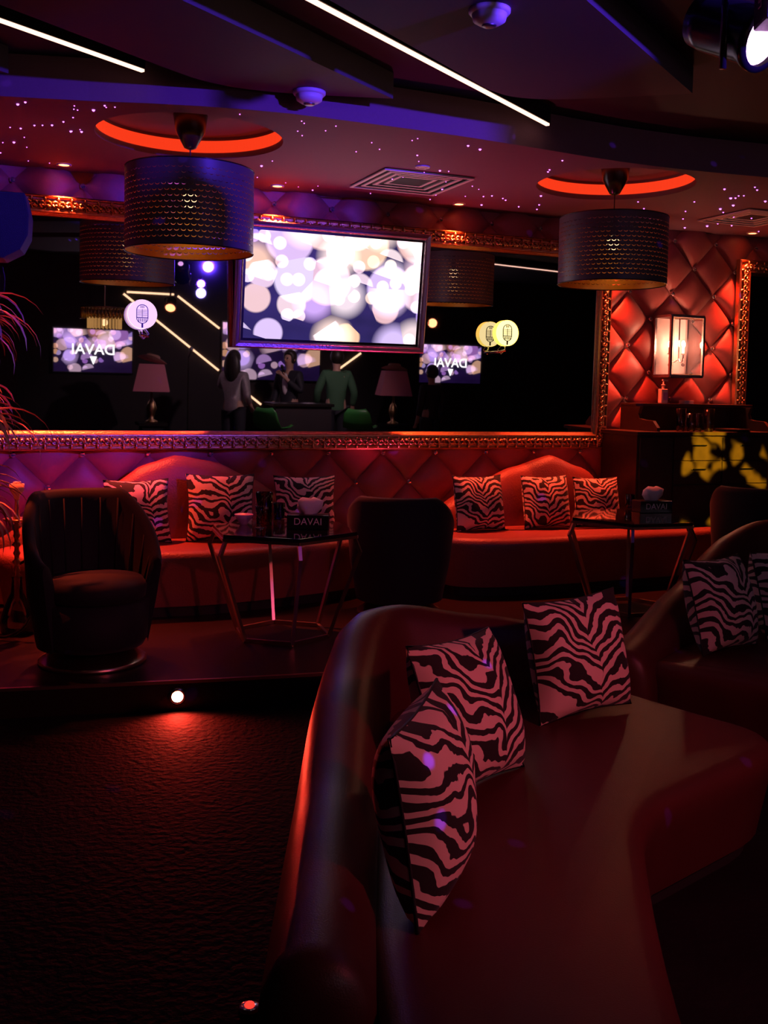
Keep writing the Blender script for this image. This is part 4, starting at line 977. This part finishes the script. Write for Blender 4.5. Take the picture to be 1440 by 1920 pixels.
# people
def skin(name, verts, edges, radii, material, parent, sub=2):
    me = bpy.data.meshes.new(name); me.from_pydata(verts, edges, []); o = link(name, me, parent)
    o.modifiers.new('skin', 'SKIN'); sv = me.skin_vertices[0].data
    for i, r_ in enumerate(radii): sv[i].radius = r_ if isinstance(r_, tuple) else (r_, r_)
    sv[0].use_root = True
    md = o.modifiers.new('s', 'SUBSURF'); md.levels = sub; md.render_levels = sub
    evaluated(o); o.data.materials.clear(); o.data.materials.append(MATS[material]); o.data.shade_smooth(); return o
def person(label, p, yaw, s, arms, top, legs, hair, skirt=False, headturn=0, long_hair=False, zf=.20):
    r = thing('person', label, 'person', (p.x, p.y, zf), yaw); r.scale = (s, s, s)          # faces local -y
    V = [(0, 0, .96), (0, 0, 1.14), (0, 0, 1.32), (0, .01, 1.47), (0, -.005, 1.55), (0, -.015, 1.63), (0, -.005, 1.71)]
    Rr = [(.13, .10), (.12, .09), (.14, .095), (.05, .05), (.062, .07), (.078, .092), (.055, .065)]
    E = [(0, 1), (1, 2), (2, 3), (3, 4), (4, 5), (5, 6)]
    def chain(par, pts, rad):
        for q, r_ in zip(pts, rad): V.append(q); Rr.append(r_); E.append((par, len(V)-1)); par = len(V)-1
        return par
    A = {}
    for k, sx in ((0, -1), (1, 1)):
        sh = (sx*.17, 0, 1.40); el, wr = arms[k]
        w_i = chain(2, [sh, el, wr], [.055, .042, .028]); d = (Vector(wr)-Vector(el)).normalized(); u = d.cross(Vector((0, 1, .1))).normalized()
        palm = Vector(wr)+d*.07; pi_ = chain(w_i, [tuple(palm)], [(.036, .018)])
        for f in range(4): chain(pi_, [tuple(palm+u*(.024*(f-1.5)*.7)+d*(.05-.006*abs(f-1.2))), tuple(palm+u*(.026*(f-1.5)*.7)+d*(.085-.008*abs(f-1.2))+Vector((0, -.012, -.004)))], [.009, .008])
        chain(w_i, [tuple(Vector(wr)+d*.04+u*.04), tuple(Vector(wr)+d*.075+u*.05)], [.010, .008])
        A[k] = (sh, el, wr)
        hip = (sx*.09, 0, .90); chain(0, [hip, (sx*.10, -.01, .50), (sx*.10, .02, .10), (sx*.11, -.10, .045)], [.085, .06, .042, (.04, .035)])
    body = skin('body', V, E, Rr, 'skin', r)
    V2 = [(0, 0, .82), (0, 0, 1.12), (0, 0, 1.32), (0, .005, 1.44)]; R2 = [(.155, .125), (.145, .115), (.168, .122), (.075, .075)]; E2 = [(0, 1), (1, 2), (2, 3)]
    for k in (0, 1):
        sh, el, wr = A[k]; n = len(V2); w2 = Vector(el).lerp(Vector(wr), .82); V2 += [sh, el, tuple(w2)]; R2 += [.078, .058, .046]; E2 += [(2, n), (n, n+1), (n+1, n+2)]
    skin('top_garment', V2, E2, R2, top, r)
    V3 = [(0, 0, 1.02)]; R3 = [(.15, .12)]; E3 = []
    for sx in (-1, 1):
        n = len(V3); V3 += [(sx*.09, 0, .88), (sx*.10, -.01, .50), (sx*.10, .02, .11)]; R3 += [.112, .082, .066]; E3 += [(0, n), (n, n+1), (n+1, n+2)]
        MB().sphere((sx*.105, -.05, .04), .1, 12, 8, .5, 1.4, .42).build('shoe', 'black_gloss', r, True)
    skin('trousers', V3, E3, R3, legs, r)
    hd = MB().sphere((0, .012, 1.655), .105, 18, 12, .92, 1.08, 1.12)
    hd.v = [(x, y, z) if not (y < -.045 and z < 1.70) else (x*.9, -.045, z) for x, y, z in hd.v]
    ho = hd.build('hair', hair, r, True)
    if long_hair: MB().sphere((0, .06, 1.52), .13, 16, 10, 1.0, .62, 1.75).build('hair_length', hair, ho, True)
    MB().sphere((0, -.105, 1.615), .016, 8, 6, .8, 1.3, 1.5).build('nose', 'skin', body, True)
    for sx in (-1, 1):
        MB().sphere((sx*.03, -.094, 1.642), .010, 8, 6).build('eye', 'black_gloss', body, True)
        MB().sphere((sx*.083, .0, 1.625), .02, 8, 6, .5, .9, 1.4).build('ear', 'skin', body, True)
    MB().sphere((0, -.096, 1.578), .018, 8, 5, 1.3, .4, .4).build('mouth', 'terracotta', body, True)
    return r
down = (((-.23, .03, 1.13), (-.24, -.04, .90)), ((.23, .03, 1.13), (.24, -.04, .90)))
YM = WROT                                            # local -y faces the mirror wall's normal side; +pi faces the mirror
p = mp(437, 720, 7.0); person('woman with long dark hair and glittering top, hand raised to her head, in the mirror', p, YM+math.pi*.25, 1.0, (((-.26, -.05, 1.22), (-.12, -.15, 1.52)), ((.23, .03, 1.13), (.20, -.12, .98))), 'sequin', 'jeans', 'hair', long_hair=True)
p = mp(540, 720, 7.35); mn = person('man in dark suit and white shirt holding a microphone, in the mirror', p, YM+math.pi+.9, 1.02, (((-.24, -.04, 1.15), (-.06, -.20, 1.36)), ((.23, .0, 1.13), (.20, -.12, .95))), 'suit', 'suit', 'hair')
MB().sphere((0, -.10, 1.27), .09, 12, 8, .55, .42, 1.75).build('shirt_front', 'shirt_white', mn, True)
hm = thing('microphone', 'handheld microphone held up by the man in the suit, in the mirror', 'microphone', mn.matrix_basis @ Vector((-.04, -.20, 1.44)))
MB().lathe([(.012, -.06), (.015, .06), (.026, .07), (.028, .09), (.018, .115)], 14).build('handle', 'black_gloss', hm, True).rotation_euler = (.5, 0, 0)
p = mp(628, 720, 6.8); person('man in a green shirt seen from behind on the stage, in the mirror', p, YM+.15, 1.04, (((-.27, .02, 1.16), (-.25, -.12, .96)), ((.26, .03, 1.14), (.25, -.08, .92))), 'green_cloth', 'jeans', 'hair')
p = mp(805, 740, 6.5); person('person in black clothes seen from behind beside the pale lamp, in the mirror', p, YM-.3, .93, down, 'suit', 'suit', 'hair')

up = thing('added_uplight', 'added small black uplight, out of sight between the two wall sofas', 'uplight', (.19, 7.55, PZ))  # made-up lamp, put here to make the ceiling glow magenta
MB().lathe([(.07, 0), (.075, .01), (.07, .14), (.06, .15), (.06, .12)], 20, cap=False).build('housing', 'black_gloss', up, True)
MB().lathe([(.058, .12), (.02, .124)], 20).build('lens', 'lens_red', up)

q = fl(468, 1896, .0)
fm = thing('floor_light', 'tiny red floor marker light on the dark carpet beside the corner sofa', 'floor light', q)
MB().lathe([(.030, 0), (.030, .012), (.022, .016)], 16).build('housing', 'chrome', fm, True)
MB().sphere((0, 0, .017), .014, 10, 6, 1, 1, .6).build('lens', 'marker_red', fm, True)
